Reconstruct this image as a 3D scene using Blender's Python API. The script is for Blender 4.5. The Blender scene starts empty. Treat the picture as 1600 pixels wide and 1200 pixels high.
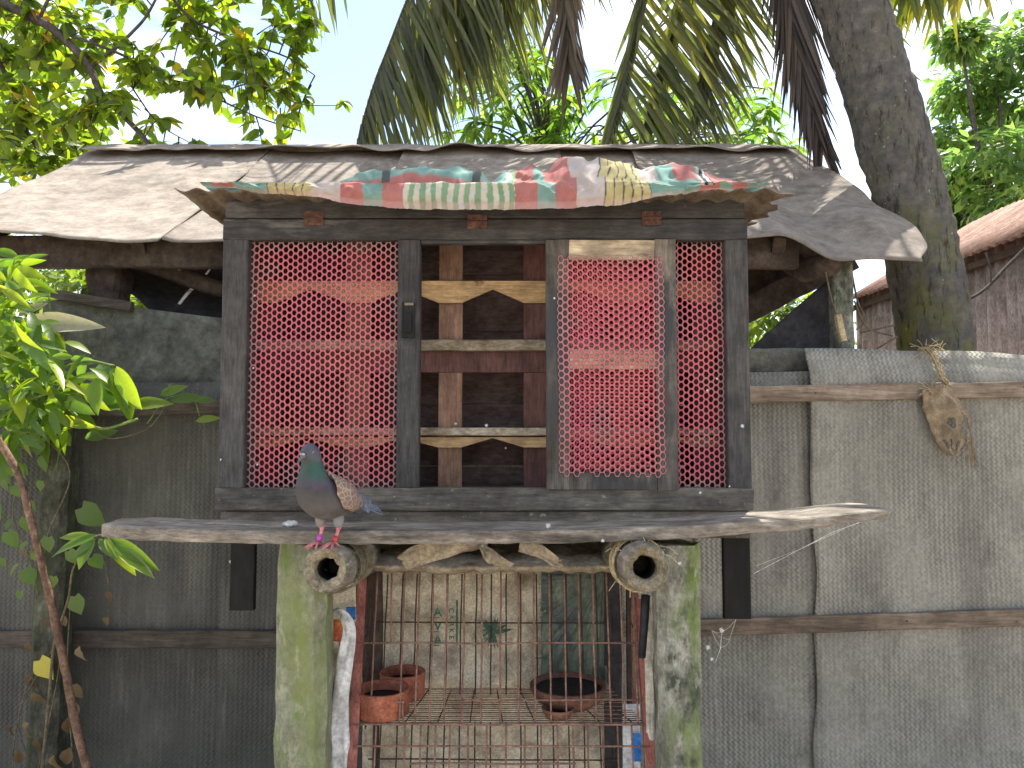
import bpy, bmesh, math, random
from math import radians, sin, cos, pi, tan, exp
from mathutils import Vector, Matrix, noise

V = Vector
rnd = random.Random(11)
S = bpy.context.scene
COL = S.collection

# ------------------------------------------------------------------ camera, sky, sun, exposure
F = 1202.0
PITCH = radians(3.4)
CAM = V((0.0, -2.45, 1.6))
cd = bpy.data.cameras.new('camera')
cam = bpy.data.objects.new('camera', cd)
COL.objects.link(cam)
cam.location = CAM
cam.rotation_euler = (radians(90) + PITCH, 0, 0)
cd.sensor_width = 36.0
cd.lens = 36.0 * F / 1600.0
cd.clip_start = 0.05
cd.clip_end = 600.0
S.camera = cam

SUN_AZ, SUN_EL = radians(24), radians(67)
W = bpy.data.worlds.new('World')
S.world = W
W.use_nodes = True
nt = W.node_tree
nt.nodes.clear()
wo = nt.nodes.new('ShaderNodeOutputWorld')
bg = nt.nodes.new('ShaderNodeBackground')
sky = nt.nodes.new('ShaderNodeTexSky')
sky.sky_type = 'NISHITA'
sky.sun_disc = False
sky.sun_elevation = SUN_EL
sky.sun_rotation = SUN_AZ
sky.air_density = 1.0
sky.dust_density = 0.5
sky.ozone_density = 1.0
tc = nt.nodes.new('ShaderNodeTexCoord')
mp = nt.nodes.new('ShaderNodeMapping')
mp.inputs['Scale'].default_value = (1.6, 1.6, 3.6)
mp.inputs['Location'].default_value = (0.35, 0.2, 0.1)
nz = nt.nodes.new('ShaderNodeTexNoise')
nz.inputs['Scale'].default_value = 1.7
nz.inputs['Detail'].default_value = 7
nz.inputs['Roughness'].default_value = 0.55
rp = nt.nodes.new('ShaderNodeMapRange')
rp.inputs['From Min'].default_value = 0.44
rp.inputs['From Max'].default_value = 0.68
rp.inputs['To Min'].default_value = 0.07
rp.inputs['To Max'].default_value = 0.9
mx = nt.nodes.new('ShaderNodeMix')
mx.data_type = 'RGBA'
mx.inputs['B'].default_value = (7.0, 7.0, 7.0, 1)
nt.links.new(tc.outputs['Generated'], mp.inputs['Vector'])
nt.links.new(mp.outputs['Vector'], nz.inputs['Vector'])
nt.links.new(nz.outputs['Fac'], rp.inputs['Value'])
nt.links.new(rp.outputs['Result'], mx.inputs['Factor'])
nt.links.new(sky.outputs['Color'], mx.inputs['A'])
nt.links.new(mx.outputs['Result'], bg.inputs['Color'])
bg.inputs['Strength'].default_value = 0.105
nt.links.new(bg.outputs['Background'], wo.inputs['Surface'])

sd = bpy.data.lights.new('sun', 'SUN')
sun = bpy.data.objects.new('sun', sd)
COL.objects.link(sun)
sdir = V((sin(SUN_AZ) * cos(SUN_EL), cos(SUN_AZ) * cos(SUN_EL), sin(SUN_EL)))
sun.rotation_euler = sdir.to_track_quat('Z', 'Y').to_euler()
sun.location = (3, 6, 9)
sd.energy = 4.1
sd.angle = radians(0.5)
sd.color = (1.0, 0.95, 0.86)

S.view_settings.view_transform = 'Standard'
S.view_settings.look = 'None'
S.view_settings.gamma = 1.0
S.view_settings.use_curve_mapping = False
S.view_settings.exposure = 1.66
S.render.engine = 'CYCLES'
S.cycles.max_bounces = 8
S.cycles.transparent_max_bounces = 8

# ------------------------------------------------------------------ helpers
FW = V((0, cos(PITCH), sin(PITCH)))
UP = V((0, -sin(PITCH), cos(PITCH)))


def P(px, py, Y):
    """the point of the plane y = Y that lies on this line of sight"""
    d = V(((px - 800.0) / F, 0, 0)) + FW + UP * ((600.0 - py) / F)
    return CAM + d * ((Y - CAM.y) / d.y)


def PXL(Y):
    """metres per pixel at depth Y"""
    return (Y - CAM.y) / F


def nv(p, s=1.0, o=0.0):
    return noise.noise(V((p[0] * s + o, p[1] * s - o * .7, p[2] * s + o * 1.3)))


def lerp(a, b, t):
    return a + (b - a) * t


def interp(tab, x):
    if x <= tab[0][0]:
        return tab[0][1]
    for (a, b), (c, d) in zip(tab, tab[1:]):
        if x <= c:
            t = (x - a) / (c - a)
            t = t * t * (3 - 2 * t)
            return b + (d - b) * t
    return tab[-1][1]


def sstep(a, b, x):
    t = max(0.0, min(1.0, (x - a) / (b - a)))
    return t * t * (3 - 2 * t)


WL = {}


def setp(o, label=None, cat=None, group=None, kind=None):
    if label:
        o['label'] = label
    if cat:
        o['category'] = cat
    if group:
        o['group'] = group
    if kind:
        o['kind'] = kind
    return o


def thing(name, label, cat, loc, group=None):
    o = bpy.data.objects.new(name, None)
    o.empty_display_size = 0.05
    COL.objects.link(o)
    o.location = loc
    WL[o.name] = V(loc)
    return setp(o, label, cat, group)


def to_mesh(name, bm, mat, smooth):
    me = bpy.data.meshes.new(name)
    bm.normal_update()
    bm.to_mesh(me)
    bm.free()
    if mat:
        me.materials.append(mat)
    if smooth:
        me.shade_smooth()
    return me


def part(name, bm, mat, parent, smooth=False, label=None, kind=None, solid=0.0):
    me = to_mesh(name, bm, mat, smooth)
    me.transform(Matrix.Translation(-WL[parent.name]))
    o = bpy.data.objects.new(name, me)
    COL.objects.link(o)
    o.parent = parent
    WL[o.name] = WL[parent.name].copy()
    if solid:
        m = o.modifiers.new('thickness', 'SOLIDIFY')
        m.thickness = solid
        m.offset = 0
    return setp(o, label, None, None, kind)


def piece(name, me, mat4, parent, label=None):
    """a part that shares mesh data, placed by a world matrix"""
    o = bpy.data.objects.new(name, me)
    COL.objects.link(o)
    o.parent = parent
    o.matrix_local = Matrix.Translation(-WL[parent.name]) @ mat4
    return setp(o, label)


def solo(name, bm, mat, label, cat, smooth=False, group=None, kind=None, solid=0.0):
    bm.verts.ensure_lookup_table()
    c = V((0, 0, 0))
    lo = 1e9
    for v in bm.verts:
        c += v.co
        lo = min(lo, v.co.z)
    c /= max(1, len(bm.verts))
    c.z = lo
    me = to_mesh(name, bm, mat, smooth)
    me.transform(Matrix.Translation(-c))
    o = bpy.data.objects.new(name, me)
    COL.objects.link(o)
    o.location = c
    WL[o.name] = c
    if solid:
        m = o.modifiers.new('thickness', 'SOLIDIFY')
        m.thickness = solid
        m.offset = 0
    return setp(o, label, cat, group, kind)


def beam(bm, a, b, w, h, side=None, jit=0.0015, seg=0.09, ch=0.12, off=0.0, taper=1.0):
    """sawn board from a to b: w across the side vector, h across the other; chamfered, uneven"""
    a, b = V(a), V(b)
    d = (b - a)
    L = d.length
    d.normalize()
    if side is None:
        side = V((0, 0, 1)).cross(d)
        if side.length < .05:
            side = V((1, 0, 0))
    side = V(side)
    side = (side - d * side.dot(d)).normalized()
    oth = d.cross(side).normalized()
    c = min(w, h) * ch
    cs = [(-w / 2 + c, -h / 2), (w / 2 - c, -h / 2), (w / 2, -h / 2 + c), (w / 2, h / 2 - c),
          (w / 2 - c, h / 2), (-w / 2 + c, h / 2), (-w / 2, h / 2 - c), (-w / 2, -h / 2 + c)]
    n = max(1, int(L / seg))
    rings = []
    so = rnd.random() * 50 + off
    for i in range(n + 1):
        t = i / n
        k = lerp(1, taper, t)
        r = []
        for x, y in cs:
            p = a + d * (L * t) + side * x * k + oth * y * k
            q = p * 14 + V((so, so, so))
            p = p + side * (noise.noise(q) * jit) + oth * (noise.noise(q + V((9, 3, 1))) * jit)
            if i in (0, n):
                p = p + d * (noise.noise(q * 3) * jit * 1.5)
            r.append(bm.verts.new(p))
        rings.append(r)
    for r0, r1 in zip(rings, rings[1:]):
        for i in range(8):
            bm.faces.new((r0[i], r0[(i + 1) % 8], r1[(i + 1) % 8], r1[i]))
    bm.faces.new(list(reversed(rings[0])))
    bm.faces.new(rings[-1])
    return bm


def box(x0, x1, y0, y1, z0, z1, jit=0.0015, bm=None, ch=0.08, seg=0.09):
    bm = bm or bmesh.new()
    dx, dy, dz = x1 - x0, y1 - y0, z1 - z0
    cx, cy, cz = (x0 + x1) / 2, (y0 + y1) / 2, (z0 + z1) / 2
    if dx >= dy and dx >= dz:
        return beam(bm, (x0, cy, cz), (x1, cy, cz), dy, dz, (0, 1, 0), jit, seg, ch)
    if dz >= dy:
        return beam(bm, (cx, cy, z0), (cx, cy, z1), dx, dy, (1, 0, 0), jit, seg, ch)
    return beam(bm, (cx, y0, cz), (cx, y1, cz), dx, dz, (1, 0, 0), jit, seg, ch)


def tube(bm, pts, rad, n=6, cap=True, jit=0.0):
    pts = [V(p) for p in pts]
    if not hasattr(rad, '__len__'):
        rad = [rad] * len(pts)
    rings = []
    ref = None
    for i, p in enumerate(pts):
        d = (pts[min(i + 1, len(pts) - 1)] - pts[max(i - 1, 0)])
        if d.length < 1e-9:
            d = V((0, 0, 1))
        d.normalize()
        if ref is None:
            ref = V((1, 0, 0)) if abs(d.x) < .8 else V((0, 1, 0))
        ref = (ref - d * ref.dot(d)).normalized()
        o = d.cross(ref)
        r = []
        for k in range(n):
            a = 2 * pi * k / n
            rr = rad[i]
            q = p + (ref * cos(a) + o * sin(a)) * rr
            if jit:
                q += (ref * cos(a) + o * sin(a)) * rr * jit * noise.noise(q * (1.2 / max(rr, .004)))
            r.append(bm.verts.new(q))
        rings.append(r)
    for r0, r1 in zip(rings, rings[1:]):
        for k in range(n):
            bm.faces.new((r0[k], r0[(k + 1) % n], r1[(k + 1) % n], r1[k]))
    if cap and n > 2:
        bm.faces.new(list(reversed(rings[0])))
        bm.faces.new(rings[-1])
    return bm


def smooth_pts(pts, sub=4):
    """Catmull-Rom through the points"""
    pts = [V(p) for p in pts]
    q = [pts[0] * 2 - pts[1]] + pts + [pts[-1] * 2 - pts[-2]]
    out = []
    for i in range(1, len(q) - 2):
        for k in range(sub):
            t = k / sub
            a, b, c, d = q[i - 1], q[i], q[i + 1], q[i + 2]
            out.append(0.5 * ((2 * b) + (c - a) * t + (2 * a - 5 * b + 4 * c - d) * t * t + (3 * b - a - 3 * c + d) * t ** 3))
    out.append(pts[-1])
    return out


def grid(fn, nu, nvv, bm=None):
    bm = bm or bmesh.new()
    vs = [[bm.verts.new(fn(i / nu, j / nvv)) for j in range(nvv + 1)] for i in range(nu + 1)]
    for i in range(nu):
        for j in range(nvv):
            bm.faces.new((vs[i][j], vs[i + 1][j], vs[i + 1][j + 1], vs[i][j + 1]))
    return bm


def color_attr(me, fn):
    at = me.color_attributes.new('Col', 'FLOAT_COLOR', 'POINT')
    for i, v in enumerate(me.vertices):
        c = fn(i, v.co)
        at.data[i].color = (c[0], c[1], c[2], 1)


def srgb(r, g, b):
    f = lambda c: (c / 255 / 12.92) if c / 255 <= .04045 else ((c / 255 + .055) / 1.055) ** 2.4
    return (f(r), f(g), f(b), 1)


# ------------------------------------------------------------------ materials
class N:
    def __init__(self, name):
        self.m = bpy.data.materials.new(name)
        self.m.use_nodes = True
        self.t = self.m.node_tree
        self.t.nodes.clear()
        self.out = self.n('ShaderNodeOutputMaterial')

    def n(self, typ, **kw):
        x = self.t.nodes.new(typ)
        for k, v in kw.items():
            setattr(x, k, v)
        return x

    def l(self, a, b):
        self.t.links.new(a, b)

    def set(self, sock, v):
        if hasattr(v, 'node'):
            self.l(v, sock)
        else:
            sock.default_value = v

    def coord(self, stretch=(1, 1, 1), rand=True, kind='Object'):
        c = self.n('ShaderNodeTexCoord')
        s = c.outputs[kind]
        if rand:
            oi = self.n('ShaderNodeObjectInfo')
            mul = self.n('ShaderNodeMath', operation='MULTIPLY')
            mul.inputs[1].default_value = 37.0
            self.l(oi.outputs['Random'], mul.inputs[0])
            ad = self.n('ShaderNodeVectorMath', operation='ADD')
            self.l(s, ad.inputs[0])
            self.l(mul.outputs[0], ad.inputs[1])
            s = ad.outputs[0]
        mp = self.n('ShaderNodeMapping')
        mp.inputs['Scale'].default_value = stretch
        self.l(s, mp.inputs['Vector'])
        return mp.outputs['Vector']

    def noise(self, vec, scale, detail=6, rough=0.6, dist=0.0):
        x = self.n('ShaderNodeTexNoise')
        x.inputs['Scale'].default_value = scale
        x.inputs['Detail'].default_value = detail
        x.inputs['Roughness'].default_value = rough
        x.inputs['Distortion'].default_value = dist
        self.l(vec, x.inputs['Vector'])
        return x.outputs['Fac']

    def ramp(self, fac, stops, const=False):
        r = self.n('ShaderNodeValToRGB')
        e = r.color_ramp.elements
        while len(e) < len(stops):
            e.new(0.5)
        for el, (p, c) in zip(e, stops):
            el.position = p
            el.color = c if len(c) == 4 else (*c, 1)
        if const:
            r.color_ramp.interpolation = 'CONSTANT'
        self.l(fac, r.inputs['Fac'])
        return r.outputs['Color']

    def range(self, v, a, b, lo=0.0, hi=1.0):
        m = self.n('ShaderNodeMapRange')
        m.inputs['From Min'].default_value = a
        m.inputs['From Max'].default_value = b
        m.inputs['To Min'].default_value = lo
        m.inputs['To Max'].default_value = hi
        self.l(v, m.inputs['Value'])
        return m.outputs['Result']

    def mix(self, f, a, b, typ='MIX'):
        m = self.n('ShaderNodeMix', data_type='RGBA', blend_type=typ)
        self.set(m.inputs['Factor'], f)
        self.set(m.inputs['A'], a)
        self.set(m.inputs['B'], b)
        return m.outputs['Result']

    def math(self, op, a, b=None):
        m = self.n('ShaderNodeMath', operation=op)
        self.set(m.inputs[0], a)
        if b is not None:
            self.set(m.inputs[1], b)
        return m.outputs[0]

    def bump(self, h, strength, dist=0.01, prev=None):
        b = self.n('ShaderNodeBump')
        b.inputs['Strength'].default_value = strength
        b.inputs['Distance'].default_value = dist
        self.l(h, b.inputs['Height'])
        if prev is not None:
            self.l(prev, b.inputs['Normal'])
        return b.outputs['Normal']

    def bsdf(self, color, rough=0.8, normal=None, metal=0.0, spec=0.3, link=True):
        b = self.n('ShaderNodeBsdfPrincipled')
        self.set(b.inputs['Base Color'], color)
        self.set(b.inputs['Roughness'], rough)
        self.set(b.inputs['Metallic'], metal)
        b.inputs['Specular IOR Level'].default_value = spec
        if normal is not None:
            self.l(normal, b.inputs['Normal'])
        if link:
            self.l(b.outputs[0], self.out.inputs['Surface'])
        return b.outputs[0]


def mk(name, stops, scale=6, stretch=(1, 1, 1), rough=0.85, bump=0.3, bscale=60, bstretch=None, spots=(), metal=0.0,
       spec=0.25, bdist=0.004, rand=True, detail=7, grain=.45):
    n = N(name)
    v = n.coord(stretch, rand)
    f = n.noise(v, scale * 1.8, detail, 0.68)
    c = n.ramp(f, stops)
    gv = n.coord(bstretch or stretch, rand)
    gr = n.range(n.noise(gv, bscale * 1.7, 6, 0.75), .34, .66, 1 - grain, 1 + grain * .6)
    bl = n.range(n.noise(n.coord((1, 1, 1), rand), 11, 6, .7), .36, .64, .68, 1.2)
    gr = n.math('MULTIPLY', gr, bl)
    grc = n.n('ShaderNodeCombineColor')
    for k_ in range(3):
        n.l(gr, grc.inputs[k_])
    c = n.mix(1.0, c, grc.outputs[0], 'MULTIPLY')
    if rand:
        oi_ = n.n('ShaderNodeObjectInfo')
        br_ = n.range(oi_.outputs['Random'], 0, 1, .86, 1.1)
        brc = n.n('ShaderNodeCombineColor')
        for k_ in range(3):
            n.l(br_, brc.inputs[k_])
        c = n.mix(1.0, c, brc.outputs[0], 'MULTIPLY')
    for col, sc, a, b, st in spots:
        sv = n.coord(st, rand)
        sf = n.range(n.noise(sv, sc * 1.3, 6, 0.68), a, b)
        c = n.mix(sf, c, (*col[:3], 1))
    bv = n.coord(bstretch or stretch, rand)
    nrm = n.bump(n.noise(bv, bscale * 1.5, 6, 0.7), bump, bdist)
    n.bsdf(c, rough, nrm, metal, spec)
    return n.m


def g(v, w=0.0):
    return (v * (1 + w), v, v * (1 - w), 1)


WOODX, WOODZ, WOODY = (0.12, 1, 1), (1, 1, 0.1), (1, 0.12, 1)
BLK = [(0.3, (0.038, 0.035, 0.034, 1)), (0.55, (0.06, 0.056, 0.053, 1)), (0.75, (0.098, 0.09, 0.083, 1))]
DUST = (0.19, 0.175, 0.15)
m_black_h = mk('black painted wood across', BLK, 5, (0.25, 1, 1), 0.75, .5, 70, (.12, 1, 1),
               [((0.16, 0.155, 0.145), 4, .58, .72, (0.35, 1, 1.6)), (DUST, 38, .66, .74, (1, 1, 1))])
m_black_v = mk('black painted wood upright', BLK, 5, (1, 1, 0.2), 0.72, .5, 70, (1, 1, .1),
               [((0.13, 0.128, 0.12), 4, .62, .76, (1.6, 1, .35)), (DUST, 36, .68, .76, (1, 1, 1))])
m_sill = mk('dirty grey brown wood', [(0.3, (0.06, 0.053, 0.046, 1)), (0.52, (0.125, 0.11, 0.093, 1)), (0.75, (0.22, 0.195, 0.16, 1))],
            7, (0.2, 1, 1), 0.9, .7, 60, (.12, 1, 1), [((0.3, 0.28, 0.23), 30, .62, .72, (1, 1, 1))])
m_black_gloss = mk('black gloss board', [(0.3, (0.008, 0.0075, 0.0075, 1)), (0.7, (0.016, 0.015, 0.015, 1))], 5, (1, 1, .2), 0.75, .25, 60,
                   (1, 1, .1), [((0.1, 0.1, 0.09), 60, .72, .78, (1, 1, 1))])
m_door = mk('weathered door wood', [(0.28, (0.05, 0.044, 0.04, 1)), (0.5, (0.115, 0.1, 0.085, 1)), (0.72, (0.24, 0.2, 0.15, 1))], 6, (1, 1, 0.18), .9, .8,
            55, (1, 1, .08), [((0.05, 0.05, 0.052), 4, .5, .62, (1.2, 1, .5)), ((0.1, 0.045, 0.035), 5, .6, .74, (1, 1, .4))])
m_door_pale = mk('bare pale door wood', [(0.3, (0.2, 0.15, 0.1, 1)), (0.5, (0.42, 0.33, 0.22, 1)), (0.7, (0.55, 0.45, 0.31, 1))], 5, (0.5, 1, 1), .88, .5, 60,
                 (.1, 1, 1), [((0.09, 0.08, 0.07), 4.5, .52, .66, (0.6, 1, 1.2))])
m_maroon = mk('maroon stained board', [(0.3, (0.095, 0.045, 0.04, 1)), (0.55, (0.15, 0.072, 0.06, 1)), (0.75, (0.2, 0.1, 0.083, 1))], 5, (1, 1, .25), .75, .3,
              60, (1, 1, .1))
m_brown_board = mk('brown stained board', [(0.3, (0.17, 0.1, 0.066, 1)), (0.55, (0.26, 0.155, 0.103, 1)), (0.75, (0.34, 0.215, 0.145, 1))], 5, (1, 1, .25), .75,
                   .3, 60, (1, 1, .1))
m_tan = mk('tan plywood fascia', [(0.3, (0.36, 0.22, 0.1, 1)), (0.5, (0.5, 0.33, 0.165, 1)), (0.7, (0.58, 0.4, 0.21, 1))], 4, (0.3, 1, 1), .75, .2, 60, (.1, 1, 1),
           [((0.12, 0.06, 0.035), 16, .63, .72, (.7, 1, 1))])
m_shelf = mk('dropping stained shelf', [(0.3, (0.19, 0.14, 0.09, 1)), (0.5, (0.36, 0.29, 0.2, 1)), (0.7, (0.5, 0.43, 0.33, 1))], 9, (.4, 1, 1), .92, .6, 70,
             None, [((0.1, 0.07, 0.05), 9, .58, .72, (.3, 1, 1)), ((0.6, 0.57, 0.5), 26, .64, .72, (1, 1, .5))])
m_inside = mk('dark inside board', [(0.3, (0.15, 0.105, 0.1, 1)), (0.7, (0.25, 0.175, 0.165, 1))], 5, (.3, 1, 1), .85, .3, 50)
m_rust = mk('rusty iron', [(0.3, (0.06, 0.03, 0.024, 1)), (0.55, (0.13, 0.065, 0.05, 1)), (0.75, (0.22, 0.12, 0.085, 1))], 25, (1, 1, 1), .85, .5, 120)
m_rust_red = mk('red oxide angle iron', [(0.3, (0.2, 0.07, 0.055, 1)), (0.55, (0.36, 0.13, 0.1, 1)), (0.78, (0.42, 0.2, 0.15, 1))], 12, (1, 1, .4), .8, .4, 90)
m_wire = mk('rusty wire', [(0.3, (0.16, 0.085, 0.06, 1)), (0.55, (0.27, 0.15, 0.11, 1)), (0.8, (0.4, 0.27, 0.2, 1))], 30, rough=.8, bump=.3)
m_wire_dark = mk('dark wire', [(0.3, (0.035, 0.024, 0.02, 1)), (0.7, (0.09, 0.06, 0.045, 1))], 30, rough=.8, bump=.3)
m_tin = mk('rusted tin sheet', [(0.3, (0.09, 0.06, 0.042, 1)), (0.5, (0.18, 0.14, 0.095, 1)), (0.7, (0.26, 0.22, 0.16, 1))], 6, (1, .4, 1), .7, .3, 60, None,
           [((0.08, 0.04, 0.025), 8, .56, .7, (1, .5, 1))], spec=.4)
m_felt = mk('weathered roofing felt', [(0.3, (0.185, 0.155, 0.128, 1)), (0.5, (0.245, 0.207, 0.172, 1)), (0.72, (0.305, 0.26, 0.217, 1))], 2.6, (1, 1, 1), .95, .22,
            26, None, [((0.09, 0.08, 0.07), 1.8, .56, .75, (1, 1, 1)), ((0.06, 0.055, 0.05), 34, .69, .74, (1, 1, 1))], bdist=.008, grain=.15)
m_felt_dark = mk('felt underside', [(0.3, (0.05, 0.045, 0.044, 1)), (0.7, (0.09, 0.08, 0.076, 1))], 4, rough=.95, bump=.4)
m_shed_wood = mk('dark shed timber', [(0.3, (0.035, 0.026, 0.022, 1)), (0.6, (0.085, 0.062, 0.05, 1)), (0.8, (0.13, 0.1, 0.08, 1))], 6, (.4, .4, .4), .9, .6, 40)
m_tarp = mk('grey tarpaulin', [(0.3, (0.09, 0.09, 0.078, 1)), (0.55, (0.125, 0.124, 0.105, 1)), (0.75, (0.17, 0.165, 0.145, 1))], 4, rough=.8, bump=.5, bscale=14,
            spots=[((0.2, 0.19, 0.16), 9, .62, .74, (1, 1, 1))], bdist=.01)
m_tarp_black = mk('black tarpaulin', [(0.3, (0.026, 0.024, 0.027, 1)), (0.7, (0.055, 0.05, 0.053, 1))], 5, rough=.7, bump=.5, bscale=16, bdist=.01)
m_rail = mk('weathered fence rail', [(0.3, (0.1, 0.07, 0.048, 1)), (0.5, (0.2, 0.152, 0.11, 1)), (0.72, (0.33, 0.265, 0.2, 1))], 8, (.09, 1, 1), .88, .8, 45, (.08, 1, 1),
             [((0.07, 0.055, 0.04), 3.2, .56, .7, (.35, 1, 1))])
m_rail_dark = mk('dark fence rail', [(0.3, (0.04, 0.032, 0.027, 1)), (0.5, (0.085, 0.068, 0.055, 1)), (0.72, (0.14, 0.115, 0.09, 1))], 8, (.09, 1, 1), .9, .8, 45, (.08, 1, 1))
m_plank = mk('grey weathered plank', [(0.28, (0.12, 0.1, 0.078, 1)), (0.5, (0.25, 0.217, 0.175, 1)), (0.72, (0.4, 0.355, 0.29, 1))], 13, (.3, 1, 1), .92, .9, 60, (.22, 1, 1),
              [((0.05, 0.042, 0.036), 4, .56, .7, (.3, 1, 2)), ((0.4, 0.38, 0.32), 16, .66, .76, (.6, 1, 1))], bdist=.006)
m_bamboo = mk('old grey bamboo', [(0.28, (0.11, 0.095, 0.07, 1)), (0.5, (0.2, 0.177, 0.135, 1)), (0.72, (0.3, 0.265, 0.205, 1))], 9, (1, .1, 1), .85, .7, 50, (1, .08, 1),
               [((0.07, 0.06, 0.045), 9, .56, .68, (1, .4, 1)), ((0.42, 0.38, 0.29), 12, .6, .7, (1, .25, 1))])
m_bamboo_in = mk('bamboo hollow', [(0.3, (0.02, 0.016, 0.012, 1)), (0.7, (0.06, 0.05, 0.035, 1))], 12)
m_pith = mk('split bamboo end', [(0.3, (0.13, 0.1, 0.065, 1)), (0.55, (0.28, 0.235, 0.16, 1)), (0.75, (0.4, 0.35, 0.25, 1))], 30, rough=.9, bump=.8, bscale=90)
CONC = [(0.28, (0.13, 0.13, 0.1, 1)), (0.5, (0.25, 0.245, 0.2, 1)), (0.72, (0.38, 0.37, 0.31, 1))]
m_conc_l = mk('mossy concrete green', CONC, 8, (1, 1, .6), .95, .7, 50, None,
              [((0.17, 0.2, 0.06), 4, .4, .66, (1, 1, .3)), ((0.11, 0.17, 0.025), 9, .54, .7, (1, 1, .4)), ((0.05, 0.055, 0.04), 7, .6, .74, (1, 1, .5)), ((0.34, 0.32, 0.24), 16, .56, .7, (1, 1, .6))])
m_conc_r = mk('stained concrete', CONC, 8, (1, 1, .6), .95, .7, 50, None,
              [((0.13, 0.18, 0.04), 4.5, .53, .7, (1, 1, .35)), ((0.05, 0.056, 0.04), 9, .47, .62, (1, 1, .6)), ((0.34, 0.33, 0.27), 14, .57, .7, (1, 1, .6))])
m_conc_d = mk('dark mossy concrete', [(0.28, (0.035, 0.037, 0.027, 1)), (0.5, (0.08, 0.08, 0.058, 1)), (0.72, (0.17, 0.165, 0.12, 1))], 8, (1, 1, .5), .95, .7, 50, None,
              [((0.05, 0.075, 0.022), 5, .5, .66, (1, 1, .4))])
m_trunk = N('palm bark')
if True:
    n = m_trunk
    v = n.coord((1, 1, 1), False)
    c = n.ramp(n.noise(v, 16, 8, .7), [(0.28, (0.05, 0.047, 0.048, 1)), (0.5, (0.09, 0.083, 0.08, 1)), (0.72, (0.16, 0.143, 0.125, 1))])
    sx = n.n('ShaderNodeSeparateXYZ')
    tcx = n.n('ShaderNodeTexCoord')
    n.l(tcx.outputs['Object'], sx.inputs[0])
    low = n.range(sx.outputs['Z'], 3.3, 1.7)
    mo = n.math('MULTIPLY', n.range(n.noise(n.coord((1, 1, .7), False), 5.0, 7, .7), .42, .66), n.math('ADD', n.math('MULTIPLY', low, 1.0), .15))
    c = n.mix(mo, c, (0.135, 0.14, 0.03, 1))
    c = n.mix(n.range(n.noise(n.coord((1, 1, .2), False), 34, 6, .7), .54, .66), c, (0.03, 0.028, 0.025, 1))
    c = n.mix(n.range(n.noise(v, 24, 3, .6), .68, .75), c, (0.3, 0.3, 0.27, 1))
    nb = n.bump(n.noise(n.coord((1, 1, .25), False), 30, 6, .7), .9, .012)
    n.bsdf(c, .92, nb, 0, .2)
m_trunk = m_trunk.m
m_bark = mk('grey bark', [(0.3, (0.045, 0.038, 0.034, 1)), (0.6, (0.1, 0.085, 0.075, 1)), (0.8, (0.16, 0.14, 0.12, 1))], 14, rough=.9, bump=.7)
m_stem = mk('brown stem', [(0.3, (0.11, 0.06, 0.04, 1)), (0.55, (0.22, 0.13, 0.085, 1)), (0.8, (0.36, 0.26, 0.17, 1))], 18, rough=.85, bump=.5)
m_green_stem = mk('green stem', [(0.3, (0.1, 0.16, 0.03, 1)), (0.7, (0.22, 0.3, 0.07, 1))], 10, rough=.6)
m_dry_stem = mk('dry vine stem', [(0.3, (0.09, 0.075, 0.05, 1)), (0.7, (0.2, 0.17, 0.11, 1))], 20, rough=.9)
m_terra = mk('terracotta', [(0.3, (0.24, 0.075, 0.045, 1)), (0.55, (0.38, 0.13, 0.075, 1)), (0.8, (0.5, 0.23, 0.15, 1))], 9, rough=.85, bump=.3,
             spots=[((0.16, 0.08, 0.06), 8, .6, .75, (1, 1, .5))])
m_terra_dull = mk('soot stained terracotta', [(0.3, (0.1, 0.055, 0.04, 1)), (0.55, (0.19, 0.095, 0.065, 1)), (0.8, (0.3, 0.14, 0.095, 1))], 9, rough=.9, bump=.4)
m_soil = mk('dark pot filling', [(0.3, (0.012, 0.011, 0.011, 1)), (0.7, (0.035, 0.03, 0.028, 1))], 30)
m_sackrag = mk('burlap', [(0.3, (0.17, 0.125, 0.075, 1)), (0.55, (0.28, 0.215, 0.14, 1)), (0.75, (0.38, 0.3, 0.2, 1))], 14, rough=.95, bump=.8, bscale=160,
               spots=[((0.12, 0.09, 0.06), 5, .56, .7, (1, 1, 1))])
m_straw = mk('straw', [(0.3, (0.36, 0.27, 0.14, 1)), (0.7, (0.56, 0.45, 0.27, 1))], 30, rough=.8)
m_drape = mk('beige sacking cloth', [(0.3, (0.25, 0.205, 0.14, 1)), (0.55, (0.4, 0.34, 0.25, 1)), (0.75, (0.52, 0.46, 0.36, 1))], 7, rough=.85, bump=.5, bscale=40,
             spots=[((0.16, 0.11, 0.08), 6, .56, .7, (1, 1, 1))])
m_sack = mk('woven feed sack', [(0.3, (0.36, 0.3, 0.21, 1)), (0.5, (0.6, 0.52, 0.385, 1)), (0.72, (0.75, 0.68, 0.54, 1))], 5, rough=.75, bump=.5, bscale=90,
            spots=[((0.17, 0.13, 0.09), 6, .52, .7, (1, 1, 1)), ((0.12, 0.09, 0.06), 2.5, .58, .72, (1, 1, 1)), ((0.58, 0.42, 0.2), 3, .62, .75, (1, 1, 1))])
m_greenplastic = mk('green plastic sheet', [(0.3, (0.045, 0.065, 0.045, 1)), (0.52, (0.1, 0.13, 0.09, 1)), (0.75, (0.22, 0.24, 0.175, 1))], 7, (1, 1, .5), .45, .5, 60, None,
                    [((0.03, 0.045, 0.05), 5, .5, .64, (1, 1, 1))], spec=.5)
m_print = mk('green sack print', [(0.3, (0.04, 0.11, 0.08, 1)), (0.7, (0.1, 0.19, 0.14, 1))], 40, rough=.7, bump=.1, spots=[((0.42, 0.36, 0.26), 40, .56, .7, (1, 1, 1))])
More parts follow.
